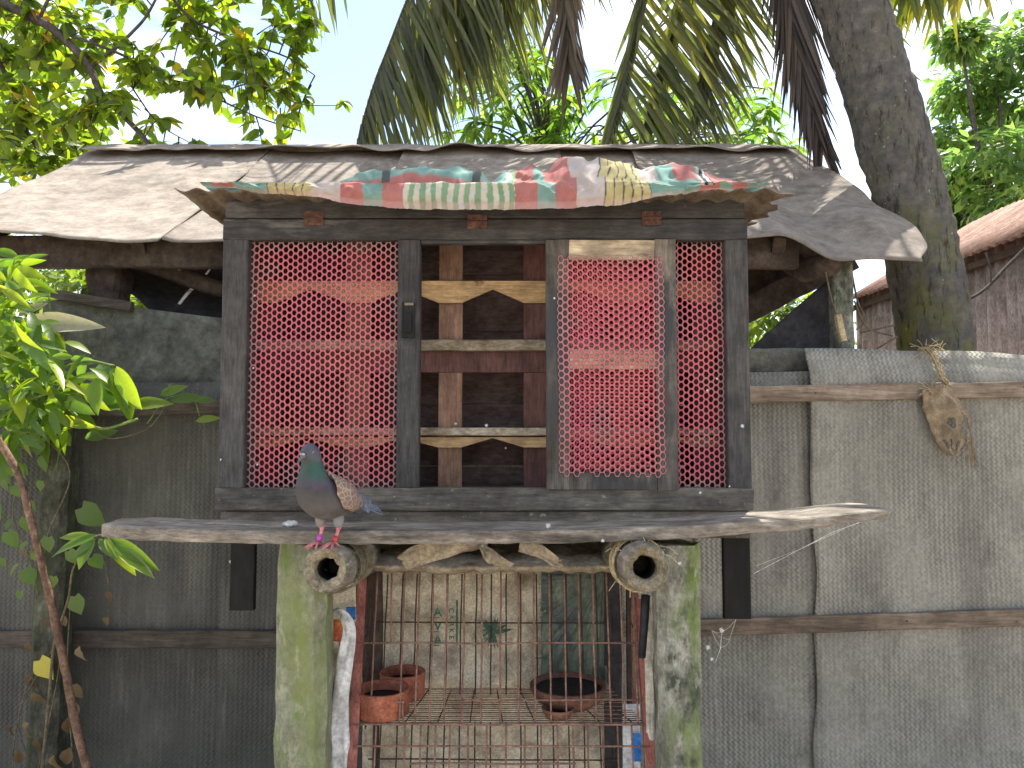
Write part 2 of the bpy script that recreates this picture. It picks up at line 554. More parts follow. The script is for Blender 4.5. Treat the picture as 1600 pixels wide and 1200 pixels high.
m_white = mk('white plastic', [(0.3, (0.55, 0.54, 0.52, 1)), (0.7, (0.78, 0.77, 0.75, 1))], 8, rough=.6, bump=.3, bscale=20)
m_offwhite = mk('yellowed plastic', [(0.3, (0.4, 0.36, 0.27, 1)), (0.7, (0.66, 0.62, 0.52, 1))], 8, rough=.65, bump=.3, bscale=20)
m_blue = mk('blue plastic', [(0.3, (0.03, 0.16, 0.5, 1)), (0.7, (0.06, 0.26, 0.68, 1))], 10, rough=.5)
m_redpl = mk('red wrapper', [(0.35, (0.45, 0.03, 0.06, 1)), (0.6, (0.6, 0.25, 0.05, 1))], 14, rough=.5)
m_tape = mk('black tape', [(0.3, (0.012, 0.012, 0.016, 1)), (0.7, (0.03, 0.03, 0.036, 1))], 14, rough=.55, bump=.6, bscale=30)
m_fluff = mk('white down', [(0.3, (0.7, 0.69, 0.66, 1)), (0.7, (0.85, 0.84, 0.82, 1))], 20, rough=.95)
m_tinwall = mk('rusty red tin', [(0.3, (0.24, 0.18, 0.168, 1)), (0.5, (0.36, 0.28, 0.262, 1)), (0.72, (0.46, 0.38, 0.36, 1))], 3, (1, 1, .4), .8, .3, 50, None,
               [((0.15, 0.09, 0.08), 5, .58, .74, (1, 1, .3))])
m_tinroof = mk('rusty tin roof', [(0.3, (0.16, 0.075, 0.05, 1)), (0.5, (0.26, 0.14, 0.1, 1)), (0.72, (0.36, 0.23, 0.17, 1))], 3, (.4, 1, .4), .8, .3, 50)
m_ground = mk('paled bounce earth', [(0.3, (0.36, 0.3, 0.23, 1)), (0.5, (0.47, 0.395, 0.31, 1)), (0.7, (0.55, 0.475, 0.38, 1))], 1.5, rough=.95, bump=.6, bscale=12,  # ground tone raised so the yard bounces warm fill light onto the fronts
              spots=[((0.24, 0.2, 0.13), .8, .58, .72, (1, 1, 1))], rand=False, bdist=.03)
m_web = mk('cobweb', [(0.3, (0.6, 0.6, 0.58, 1)), (0.7, (0.8, 0.8, 0.78, 1))], 20)


def vcol(name, rough=.8, bump=.3, bscale=80, transl=0.0, mottle=.25):
    n = N(name)
    a = n.n('ShaderNodeVertexColor')
    a.layer_name = 'Col'
    v = n.coord((1, 1, 1), False)
    c = n.mix(mottle, a.outputs['Color'], n.ramp(n.noise(v, 18, 6, .65), [(0.3, (.3, .3, .3, 1)), (.7, (1, 1, 1, 1))]), 'MULTIPLY')
    nb = n.bump(n.noise(v, bscale, 5, .6), bump, .003)
    s = n.bsdf(c, rough, nb, link=not transl)
    if transl:
        t = n.n('ShaderNodeBsdfTranslucent')
        n.l(c, t.inputs['Color'])
        m = n.n('ShaderNodeMixShader')
        m.inputs[0].default_value = transl
        n.l(s, m.inputs[1])
        n.l(t.outputs[0], m.inputs[2])
        n.l(m.outputs[0], n.out.inputs['Surface'])
    return n.m


m_net = vcol('pink plastic net', .55, .1, 60, 0.0, .3)
m_cloth = vcol('checked cotton', .9, .3, 200, .25, .3)
m_bird = vcol('feathered body', .6, .6, 190, 0, .5)


def leafmat(name, stops, tcol, tr=.5, rough=.42, veins=True):
    n = N(name)
    oi = n.n('ShaderNodeObjectInfo')
    ge = n.n('ShaderNodeNewGeometry')
    r = n.math('FRACT', n.math('ADD', oi.outputs['Random'], ge.outputs['Random Per Island']))
    c = n.ramp(r, stops)
    v = n.coord((1, 1, 1), False)
    c = n.mix(.35, c, n.ramp(n.noise(v, 24, 4, .6), [(0.3, (.45, .45, .4, 1)), (.7, (1, 1, 1, 1))]), 'MULTIPLY')
    nb = n.bump(n.noise(v, 60, 3, .5), .25, .003)
    s = n.bsdf(c, rough, nb, 0, .45, link=False)
    t = n.n('ShaderNodeBsdfTranslucent')
    tc_ = n.mix(1.0, c, (*tcol, 1), 'MULTIPLY')
    n.l(tc_, t.inputs['Color'])
    m = n.n('ShaderNodeMixShader')
    m.inputs[0].default_value = tr
    n.l(s, m.inputs[1])
    n.l(t.outputs[0], m.inputs[2])
    n.l(m.outputs[0], n.out.inputs['Surface'])
    return n.m


m_leaf = leafmat('broad tree leaf', [(0, (0.05, 0.08, 0.014, 1)), (.45, (0.09, 0.13, 0.018, 1)), (.86, (0.15, 0.18, 0.022, 1)), (.97, (0.22, 0.22, 0.03, 1)), (1, (0.3, 0.16, 0.03, 1))],
                 (2.9, 3.2, .8), .58)
m_leaf_far = leafmat('distant leaf', [(0, (0.07, 0.1, 0.02, 1)), (.6, (0.1, 0.14, 0.025, 1)), (1, (0.17, 0.2, 0.03, 1))], (2.4, 2.7, .9), .5)
m_leaf_mid = leafmat('narrow tree leaf', [(0, (0.06, 0.11, 0.02, 1)), (.6, (0.1, 0.16, 0.03, 1)), (1, (0.18, 0.22, 0.04, 1))], (2.3, 2.7, 1.0), .55)
m_leaf_right = leafmat('feathery tree leaf', [(0, (0.07, 0.12, 0.055, 1)), (.7, (0.12, 0.18, 0.075, 1)), (1, (0.19, 0.23, 0.075, 1))], (2.6, 2.9, 1.2), .58)
m_palm = leafmat('palm leaflet', [(0, (0.06, 0.07, 0.048, 1)), (.5, (0.09, 0.105, 0.06, 1)), (.85, (0.12, 0.13, 0.055, 1)), (1, (0.2, 0.18, 0.05, 1))], (2.6, 2.7, .9), .45, .45)
m_palm_dry = leafmat('dry palm leaflet', [(0, (0.06, 0.045, 0.032, 1)), (.6, (0.1, 0.078, 0.055, 1)), (1, (0.16, 0.125, 0.08, 1))], (1.6, 1.5, 1.2), .25, .7)
m_palm_dark = leafmat('dead palm leaflet', [(0, (0.035, 0.028, 0.026, 1)), (.6, (0.062, 0.05, 0.046, 1)), (1, (0.11, 0.085, 0.065, 1))], (1.5, 1.4, 1.2), .2, .7)
m_palm_yel = leafmat('yellow green palm leaflet', [(0, (0.09, 0.12, 0.03, 1)), (.6, (0.15, 0.17, 0.035, 1)), (1, (0.26, 0.2, 0.03, 1))], (2.2, 2.2, .8), .45, .5)
m_vine = leafmat('bright vine leaf', [(0, (0.05, 0.1, 0.014, 1)), (.35, (0.1, 0.18, 0.02, 1)), (.75, (0.17, 0.26, 0.025, 1)), (1, (0.27, 0.31, 0.03, 1))], (2.5, 2.5, .7), .52, .34)
m_vine_dk = leafmat('muted green vine leaf', [(0, (0.09, 0.16, 0.045, 1)), (.6, (0.14, 0.23, 0.06, 1)), (1, (0.2, 0.28, 0.07, 1))], (2.6, 2.8, .9), .5, .4)  # muted green for the heart leaves and some of the long leaves
m_vine_yel = leafmat('yellow leaf', [(0, (0.6, 0.5, 0.06, 1)), (1, (0.68, 0.55, 0.08, 1))], (1.4, 1.3, .8), .3)
m_leaf_dry = leafmat('dried leaf', [(0, (0.13, 0.085, 0.045, 1)), (.6, (0.22, 0.15, 0.08, 1)), (1, (0.3, 0.22, 0.12, 1))], (1.5, 1.4, 1.0), .3, .8)
m_leaf_pale = leafmat('bleached leaf', [(0, (0.34, 0.31, 0.2, 1)), (.5, (0.42, 0.38, 0.27, 1)), (1, (0.25, 0.24, 0.12, 1))], (1.4, 1.4, 1.0), .35, .6)


def fencemat(name, stops):
    n = N(name)
    v = n.coord((1, 1, 1), True)
    c = n.ramp(n.noise(v, 2.2, 7, .6), stops)
    c = n.mix(n.range(n.noise(n.coord((1.3, 1, .25), True), 3, 5, .6), .5, .72), c, (0.16, 0.15, 0.125, 1))
    c = n.mix(n.range(n.noise(n.coord((1, 1, .5), True), 7, 8, .75), .52, .85), c, (0.075, 0.066, 0.056, 1))
    c = n.mix(n.range(n.noise(v, 30, 3, .5), .73, .8), c, (0.3, 0.285, 0.25, 1))
    c = n.mix(n.math('MULTIPLY', n.range(n.noise(n.coord((5, 1, .5), True), 4, 6, .7), .55, .7), .2), c, (0.32, 0.3, 0.255, 1))
    c = n.mix(n.math('MULTIPLY', n.range(n.noise(v, 60, 3, .6), .4, .6), .25), c, (0.05, 0.047, 0.042, 1))
    # embossed zigzag: short wavy ridges in rows
    s = n.n('ShaderNodeSeparateXYZ')
    t = n.n('ShaderNodeTexCoord')
    n.l(t.outputs['Object'], s.inputs[0])
    wob = n.noise(v, 6, 2, .5)
    x = n.math('ADD', s.outputs['X'], n.math('MULTIPLY', wob, .012))
    z = n.math('ADD', s.outputs['Z'], n.math('MULTIPLY', wob, .02))
    tri = n.math('PINGPONG', z, .0105)
    ph = n.math('ADD', n.math('MULTIPLY', x, 2 * pi / .0215), n.math('MULTIPLY', tri, 2 * pi / .0215 * .85))
    h = n.math('SINE', ph)
    h = n.math('POWER', n.math('ADD', n.math('MULTIPLY', h, .5), .5), 1.6)
    pres = n.range(n.noise(n.coord((1, 1, 1), True), 4.0, 4, .6), .36, .6, .3, 1.0)
    hh = n.math('MULTIPLY', h, pres)
    c = n.mix(n.math('MULTIPLY', hh, .3), c, (0.055, 0.053, 0.05, 1))
    nb = n.bump(hh, .75, .0055)
    nb = n.bump(n.noise(v, 70, 4, .6), .3, .004, nb)
    n.bsdf(c, .8, nb, 0, .3)
    return n.m


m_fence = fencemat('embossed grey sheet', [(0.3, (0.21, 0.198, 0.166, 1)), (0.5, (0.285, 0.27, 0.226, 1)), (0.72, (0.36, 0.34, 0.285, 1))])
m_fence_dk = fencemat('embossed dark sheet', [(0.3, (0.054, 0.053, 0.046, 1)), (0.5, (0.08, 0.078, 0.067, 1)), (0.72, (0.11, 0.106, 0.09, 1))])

# pigeon wing: pale edged scales
n = N('wing feathers')
v = n.coord((1, 1, 1), False)
vo = n.n('ShaderNodeTexVoronoi', feature='DISTANCE_TO_EDGE')
vo.inputs['Scale'].default_value = 74
n.l(v, vo.inputs['Vector'])
e = n.range(vo.outputs['Distance'], .02, .16)
c = n.mix(e, (0.36, 0.26, 0.2, 1), (0.2, 0.125, 0.095, 1))
c = n.mix(n.range(n.noise(v, 9, 3, .5), .45, .65), c, (0.17, 0.13, 0.125, 1))
n.bsdf(c, .65, n.bump(vo.outputs['Distance'], .5, .004))
m_wing = n.m
m_tail = mk('blue grey feathers', [(0.3, (0.11, 0.125, 0.16, 1)), (0.7, (0.22, 0.24, 0.29, 1))], 30, (1, 1, 1), .55, .3, 90)
m_beak = mk('dark beak', [(0.3, (0.08, 0.07, 0.07, 1)), (0.7, (0.15, 0.13, 0.13, 1))], 30, rough=.5)
m_cere = mk('white cere', [(0.3, (0.5, 0.48, 0.45, 1)), (0.7, (0.68, 0.66, 0.62, 1))], 30, rough=.8)
m_eye = mk('orange eye', [(0.3, (0.36, 0.25, 0.12, 1)), (0.7, (0.45, 0.33, 0.17, 1))], 30, rough=.2, spec=.6)
m_pupil = mk('pupil', [(0.3, (0.004, 0.004, 0.004, 1)), (0.7, (0.006, 0.006, 0.006, 1))], 30, rough=.1, spec=.6)
m_pinkleg = mk('pink leg skin', [(0.3, (0.5, 0.14, 0.16, 1)), (0.7, (0.66, 0.26, 0.27, 1))], 60, rough=.6)
m_ringred = mk('red leg ring', [(0.3, (0.66, 0.06, 0.06, 1)), (0.7, (0.7, 0.08, 0.08, 1))], 10, rough=.4)
m_ringpur = mk('magenta leg ring', [(0.3, (0.6, 0.08, 0.5, 1)), (0.7, (0.66, 0.1, 0.56, 1))], 10, rough=.4)

# ------------------------------------------------------------------ ground
bm = grid(lambda u, v: V((lerp(-220, 220, u), lerp(-220, 220, v), 0)), 8, 8)
ground = solo('ground', bm, m_ground, 'yard earth under the loft and fence, paled to bounce fill light', None, kind='structure')

# ------------------------------------------------------------------ fence of embossed sheets
YF = 0.95
fence = thing('sheet_fence', 'long fence of embossed grey sheeting with two wooden rails behind the loft', 'fence', (0, YF, 0))


def fence_panel(px0, px1, py_top, yo, mat, wob=0.0, seed=0.0, tilt=0, label=None, top_wave=.012, bot=0.0):
    X0, X1 = P(px0, 800, YF).x, P(px1, 800, YF).x
    zt = P(800, py_top, YF).z

    def fn(u, v):
        x = lerp(X0, X1, u)
        top = zt + top_wave * noise.noise(V((x * 2.3 + seed, seed, 0))) + tilt * (u - .5)
        z = lerp(bot, top, v)
        xx = x + wob * noise.noise(V((seed, z * 2.5, 1.0))) * (1 - u) ** 2
        y = YF + yo + .02 * noise.noise(V((x * 1.7 + seed, z * 1.5, seed))) + .005 * noise.noise(V((x * 7, z * 5, seed))) + .006 * noise.noise(V((x * 9, z * .8, seed + 3)))
        y -= .02 * exp(-((u) / .05) ** 2) * (1 if wob else 0)
        y += .05 * sstep(.93, 1.0, v)
        return V((xx, y, z))
    o = part('fence_sheet', grid(fn, 60, 50), mat, fence, True, label, solid=.005)
    return o


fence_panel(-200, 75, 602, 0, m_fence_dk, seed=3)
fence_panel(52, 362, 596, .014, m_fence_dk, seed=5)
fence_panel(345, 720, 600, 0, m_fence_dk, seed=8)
fence_panel(700, 1120, 592, .012, m_fence, seed=13)
fence_panel(1085, 1284, 579, .004, m_fence, seed=17)
fence_panel(1264, 1780, 549, -.014, m_fence, wob=.05, seed=21, tilt=-.03, top_wave=.022)
# sheet folded over behind the right hand part


def fn(u, v):
    p = P(lerp(1150, 1300, u), lerp(640, 545, v), 1.02)
    p.y += .03 * noise.noise(p * 5) + .03 * (1 - abs(2 * v - 1))
    p.z += .012 * noise.noise(V((p.x * 6, 2, 0)))
    return p


part('tarp_flap', grid(fn, 24, 16), m_tarp, fence, True, 'pale grey tarpaulin flap at the fence top', solid=.004)


def fn(u, v):
    px = lerp(70, 470, u)
    p = P(px, lerp(660, lerp(463, 512, u), v), 1.06)
    p.y += .02 * noise.noise(p * 3) + .006 * noise.noise(p * 11)
    return p


part('tarp_panel', grid(fn, 50, 30), m_tarp, fence, True, 'grey tarpaulin panel above the dark sheets', solid=.004)


def rail(pts, Y, mat, h, d=.032, jit=.004):
    (a, ya), (b, yb) = pts
    A, B = P(a, ya, Y), P(b, yb, Y)
    bm = beam(bmesh.new(), A, B, d, h, (0, 1, 0), jit, .1, .1)
    o = part('rail', bm, mat, fence, False)
    nb_ = max(2, int((B - A).length / .55))
    for i in range(nb_):
        q = A.lerp(B, (i + .5 + rnd.uniform(-.2, .2)) / nb_) + V((0, -d / 2 - .002, rnd.uniform(-.015, .015)))
        part('nail', tube(bmesh.new(), [q, q + V((0, .008, 0))], .0042, 7), m_rust, o)
    return o


hp = PXL(.915)
rail([(600, 620), (1168, 616.5)], .915, m_rail, 26 * hp)
rail([(1169, 616.5), (1720, 606)], .915, m_rail, 25 * hp)
rail([(600, 985), (1080, 981)], .915, m_rail, 25 * hp)
rail([(1081, 981), (1720, 960)], .915, m_rail, 25 * hp)
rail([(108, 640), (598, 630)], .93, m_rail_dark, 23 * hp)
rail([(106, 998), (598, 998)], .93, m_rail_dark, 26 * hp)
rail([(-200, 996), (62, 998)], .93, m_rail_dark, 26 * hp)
bm = beam(bmesh.new(), P(70, 458, 1.03), P(206, 480, 1.03), .03, .045, (0, 1, 0), .006, .05, .15)
part('top_board', bm, m_rail_dark, fence)


def concrete_post(x0, x1, y0, y1, z0, z1, ch=.24, jit=.004):
    bm = bmesh.new()
    return beam(bm, ((x0 + x1) / 2, (y0 + y1) / 2, z0), ((x0 + x1) / 2, (y0 + y1) / 2, z1), x1 - x0, y1 - y0, (1, 0, 0), jit, .06, ch)


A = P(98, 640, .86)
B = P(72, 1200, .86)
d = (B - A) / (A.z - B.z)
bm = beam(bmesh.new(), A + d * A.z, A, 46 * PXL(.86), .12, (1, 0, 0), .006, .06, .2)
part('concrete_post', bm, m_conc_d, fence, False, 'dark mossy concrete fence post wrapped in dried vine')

# ------------------------------------------------------------------ shed behind the fence, felt roof
YE, YR = 1.0, 2.5
ZR = P(800, 238, YR).z
ZE = P(800, 376, YE).z
shed = thing('felt_roof_shed', 'low shed with sagging grey felt roof behind the loft', 'shed', (-.45, 2.5, 0))


def roof_z(x, y):
    s = (YR - y) / (YR - YE)          # 0 at ridge, 1 at eave
    z = lerp(ZR, ZE, s)
    z -= .035 * sin(pi * min(1, max(0, s)))
    z += .03 * noise.noise(V((x * 1.6, y * 1.2, 4))) * (.3 + s)
    z += .008 * noise.noise(V((x * 6, y * 5, 9)))
    z -= .12 * sstep(1.2, 1.5, x) * s ** 2
    z += .075 * exp(-((x - 1.74) / .17) ** 2 - ((s - .8) / .16) ** 2)
    z += .03 * sstep(-1.9, -2.6, x) * s
    return z


def felt(x0, x1, lift, seed):
    def fn(u, v):
        x = lerp(x0, x1, u)
        ys = lerp(YR + .02, YE - .02 + .03 * noise.noise(V((x * 2, seed, 2))), v)
        x += .025 * noise.noise(V((ys * 3, seed if x1 < -1.59 or x0 < -1.57 and False else 5 if x0 < -1.5 else seed, 0))) * (1 if u in (0, 1) else .5)
        if x1 > 1.8:
            x -= .1 * sstep(.86, 1.0, v) ** 2 * u ** 6 + .11 * sstep(.35, 0, v) * u ** 4 - .05 * exp(-((v - .78) / .1) ** 2) * u ** 6
        z = roof_z(x, ys) + lift + .014 * exp(-(u / .03) ** 2) * (1 + noise.noise(V((ys * 4, seed, 5))))
        z += .01 * noise.noise(V((x * 2.5, ys * 2.5, seed)))
        return V((x, ys, z))
    o = part('felt_sheet', grid(fn, max(20, int((x1 - x0) * 45)), 56), m_felt, shed, True, solid=.008)
    o.data.materials.append(m_felt_dark)


felt(-2.74, -1.595, .012, 2)
felt(-1.578, -.67, 0.0, 5)
felt(-.70, .31, .026, 9)
felt(.28, .80, 0.004, 14)
felt(.77, 1.95, .028, 19)


def fn(u, v):
    x = lerp(-2.73, 1.80, u)
    t = lerp(-1, 1, v)                                           # -1 behind, +1 front edge
    y = YR - t * (.17 if t > 0 else .25)
    lift = .095 + .05 * noise.noise(V((x * 1.8, 3, 7)))
    lift *= .85 + .4 * noise.noise(V((x * 4.5, 1, 7)))
    z = ZR + .05 - abs(t) * (.17 if t > 0 else .2) * .62 + (lift - .06) * max(0, t)
    return V((x, y + .01 * noise.noise(V((x * 3, t, 2))), z + .008 * noise.noise(V((x * 7, y * 7, 0)))))


part('ridge_cap', grid(fn, 140, 10), m_felt, shed, True, solid=.008)


def fn(u, v):
    x = lerp(-2.7, 1.8, u)
    y = lerp(YR, 4.1, v)
    return V((x, y, lerp(ZR - .02, ZE - .05, v) + .02 * noise.noise(V((x * 2, y * 2, 3)))))


part('back_slope', grid(fn, 40, 16), m_felt_dark, shed, True, solid=.01)
part('eave_beam', beam(bmesh.new(), (-2.7, 1.16, ZE - .015), (1.35, 1.16, ZE - .02), .06, .15, (0, 1, 0), .006), m_shed_wood, shed)
part('wall_plate', beam(bmesh.new(), (-2.6, 1.5, ZE + .07), (1.6, 1.5, ZE + .06), .08, .09, (0, 1, 0), .006), m_shed_wood, shed)
for x in (-2.55, -1.75, -.95, -.1, .7, 1.25):
    part('rafter', beam(bmesh.new(), (x, 1.1, ZE - .0), (x, 2.45, ZR - .12), .06, .08, None, .006), m_shed_wood, shed)
    part('rafter', beam(bmesh.new(), (x, 2.55, ZR - .12), (x, 4.0, ZE - .12), .06, .08, None, .006), m_shed_wood, shed)
for x in (-2.6, -.6, 1.55):
    part('post', beam(bmesh.new(), (x, 3.9, 0), (x, 3.9, ZE - .1), .09, .09, None, .006), m_shed_wood, shed)
# front post seen right of the loft
A = P(1316, 540, 1.17)
bm = beam(bmesh.new(), (A.x, 1.17, 0), (A.x, 1.17, P(1316, 412, 1.17).z), 30 * PXL(1.17), .08, (1, 0, 0), .004)
part('post', bm, m_conc_r, shed, False, 'pale square post under the roof corner')
part('post', beam(bmesh.new(), (-2.02, 1.3, 0), (-1.98, 1.3, ZE - .02), .16, .14, (1, 0, 0), .02), m_shed_wood, shed)
# bamboo purlin end, brace, hung black tarpaulin
bm = bmesh.new()
c = P(1297, 412, 1.1)
tube(bm, [c, c + V((-.02, .25, .02)), c + V((-.05, 1.2, .45))], 20 * PXL(1.1), 14)
part('purlin', bm, m_shed_wood, shed, True)
bm = beam(bmesh.new(), P(1130, 502, 1.6), P(1330, 402, 1.6), .05, 40 * PXL(1.6), (0, 1, 0), .01)
part('brace', bm, m_shed_wood, shed)
bm = beam(bmesh.new(), P(1130, 440, 1.75), P(1320, 392, 1.75), .05, 60 * PXL(1.75), (0, 1, 0), .02)
part('brace', bm, m_shed_wood, shed)


def fn(u, v):
    top = lerp(548, 430, min(1, u / .82)) if u < .82 else lerp(430, 440, (u - .82) / .18)
    p = P(lerp(1168, 1330, u), lerp(600, top, v), 1.3)
    p.y += .03 * noise.noise(p * 6)
    return p


part('hung_tarp', grid(fn, 30, 14), m_tarp_black, shed, True, solid=.004)


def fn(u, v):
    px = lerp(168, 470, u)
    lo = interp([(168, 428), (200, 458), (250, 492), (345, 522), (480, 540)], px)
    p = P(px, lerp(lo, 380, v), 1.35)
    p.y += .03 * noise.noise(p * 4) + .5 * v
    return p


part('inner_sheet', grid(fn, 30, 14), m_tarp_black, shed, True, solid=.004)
for z0, z1 in ((.0, .5), (.51, 1.0), (1.01, 1.5), (1.51, 2.0), (2.01, 2.5)):
    part('wall_board', box(-1.75, 1.1, 3.8, 3.83, z0, z1, .004), m_shed_wood, shed)
bm = tube(bmesh.new(), smooth_pts([P(70, 372, 1.2), P(110, 392, 1.25), P(165, 398, 1.25), P(230, 412, 1.3), P(350, 455, 1.35)]), .045, 8, jit=.3)
part('crooked_branch', bm, m_shed_wood, shed, True)

# ------------------------------------------------------------------ tin roofed house, right
house = thing('tin_house', 'far house with rusty corrugated roof and reddish tin walls', 'house', (5.0, 5.0, 0))
HX, HY0, HY1 = 4.05, 1.6, 6.55
HE = P(1335, 474, HY1).z


def corr(p0, du, dv, nwave, per, amp, nseg=None):
    """corrugated sheet: p0 corner, du across the ribs, dv along them"""
    p0, du, dv = V(p0), V(du), V(dv)
    nn = du.cross(dv).normalized()
    nu = int(nwave * 6)

    def fn(u, v):
        return p0 + du * u + dv * v + nn * (amp * sin(u * nwave * 2 * pi)) + nn * .01 * noise.noise(V((u * 3, v * 3, p0.y)))
    return grid(fn, nu, 3)


k = 6
for i in range(k):
    a, b = lerp(HY0, HY1, i / k), lerp(HY0, HY1, (i + 1) / k)
    part('wall_sheet', corr((HX + .004 * (i % 2), a, 0), (0, b - a + .03, 0), (0, 0, HE + .1), (b - a) / .13, .1, .02), m_tinwall, house, True, solid=.002)
    rx, rz = 1.65, 1.0
    part('roof_sheet', corr((HX - .22 + .0, a, HE - .03 + .008 * (i % 2)), (0, b - a + .04, 0), (rx, 0, rz), (b - a) / .1, .1, .014), m_tinroof, house, True, solid=.002)
part('roof_sheet', corr((HX - .22 + rx, HY0, HE - .03 + rz), (0, HY1 - HY0, 0), (rx, 0, -rz), 40, .1, .014), m_tinroof, house, True, solid=.002)
part('end_wall', corr((HX, HY1, 0), (2.8, 0, 0), (0, 0, HE), 26, .1, .012), m_tinwall, house, True, solid=.002)
part('eave_beam', box(HX - .1, HX - .04, HY0, HY1, HE - .1, HE - .05, .004), m_shed_wood, house)

# ------------------------------------------------------------------ pigeon loft
loft = thing('pigeon_loft', 'black wooden pigeon loft with pink netting and open middle bay', 'pigeon loft', (-.08, .3, P(800, 800, 0).z))


def X0(px, py=568, Y=0.0):
    return P(px, py, Y).x


def Z0(py, Y=0.0):
    return P(800, py, Y).z


XL, XR = X0(344), X0(1171)
D = .62                                                            # depth of the loft
part('lid_beam', box(XL + .008, XR - .008, -.004, .05, Z0(340.5), Z0(309)), m_black_h, loft)
part('top_rail', box(XL - .001, XR + .001, .000, .045, Z0(374), Z0(341.5)), m_black_h, loft)
part('stile', box(XL, X0(383.5), .002, .045, Z0(762), Z0(374.6)), m_black_v, loft)
part('stile', box(X0(1136), XR + .002, .002, .045, Z0(766), Z0(374.6)), m_black_v, loft)
part('mullion', box(X0(620), X0(655.5), .001, .045, Z0(762), Z0(374.6)), m_black_v, loft)
part('bottom_rail', box(XL - .006, XR + .004, -.003, .045, Z0(798), Z0(762.8), .003), m_sill, loft)
part('sill', box(XL + .008, XR - .004, .012, .06, Z0(842), Z0(799), .003), m_sill, loft)
part('door_stop', box(X0(657), X0(856), .004, .03, Z0(380), Z0(374.7), .001), m_black_h, loft)
ztop, zbot = Z0(311), Z0(835)
for x0, x1 in ((XL + .01, XL + .032), (XR - .032, XR - .01)):
    part('side_board', box(x0, x1, .047, D, zbot, ztop), m_inside, loft)
zz = [zbot, Z0(728, D), Z0(633, D), Z0(520, D), Z0(430, D), ztop]
for a, b in zip(zz, zz[1:]):
    part('back_board', box(XL + .03, XR - .03, D - .02, D, a + .0035, b - .0035, .001), m_inside, loft)
part('floor_board', box(XL + .034, XR - .034, .05, D - .022, Z0(790), Z0(776)), m_shelf, loft)
part('ceiling_board', box(XL + .034, XR - .034, .05, D - .022, ztop - .03, ztop - .012), m_inside, loft)
# nest box front inside
YP = .26
for pxc, w in ((412, 30), (559, 37), (703.5, 37), (836.5, 37), (978, 37), (1104, 37)):
    m = m_brown_board if pxc in (703.5, 559) else m_maroon
    x0, x1 = P(pxc - w / 2, 568, YP).x, P(pxc + w / 2, 568, YP).x
    part('divider', box(x0, x1, YP + .004, YP + .02, Z0(790, YP), Z0(582.5, YP)), m, loft)
    part('divider', box(x0, x1, YP + .004, YP + .02, Z0(548, YP), Z0(320, YP)), m, loft)
    part('partition', box((x0 + x1) / 2 - .006, (x0 + x1) / 2 + .006, YP + .021, D - .021, Z0(780, YP), Z0(330, YP), .001), m_inside, loft)
xa, xb = XL + .036, XR - .036
part('cross_rail', box(xa, xb, YP, YP + .02, Z0(582, YP), Z0(548.5, YP)), m_maroon, loft)


def shelf(pa, pb, Y):
    part('shelf', box(xa, xb, Y, D - .024, Z0(pb, Y), Z0(pa, Y), .003), m_shelf, loft)


shelf(530.5, 547.5, YP - .035)
shelf(668, 680.5, YP - .03)


def arch_board(pt, pb, pap):
    """fascia with a gabled cut-out in front of every nest box"""
    centers = [412, 559, 703.5, 836.5, 978, 1104]
    xs = [P(c, 568, YP).x for c in centers]
    hw = 18 * PXL(YP)
    zt, zb, za = Z0(pt, YP), Z0(pb, YP), Z0(pap, YP)
    prof = [(xa, zb)]
    for i, x in enumerate(xs):
        if x - hw > prof[-1][0] + .01:
            px_ = prof[-1][0]
            if i:
                prof.append(((px_ + x - hw) / 2, za))
            prof.append((x - hw, zb))
        prof.append((min(x + hw, xb), zb))
    if prof[-1][0] < xb - .02:
        prof.append((xb, zb + .02))
    bm = bmesh.new()
    rows = []
    for y in (YP - .013, YP - .001):
        rows.append([(bm.verts.new((x, y, zt)), bm.verts.new((x, y, z))) for x, z in prof])
    f, b = rows
    for i in range(len(prof) - 1):
        bm.faces.new((f[i][0], f[i][1], f[i + 1][1], f[i + 1][0]))
        bm.faces.new((b[i][0], b[i + 1][0], b[i + 1][1], b[i][1]))
        bm.faces.new((f[i][1], b[i][1], b[i + 1][1], f[i + 1][1]))
        bm.faces.new((f[i][0], f[i + 1][0], b[i + 1][0], b[i][0]))
    part('arch_board', bm, m_tan, loft)


arch_board(440, 474, 453)
arch_board(683, 699, 684.5)


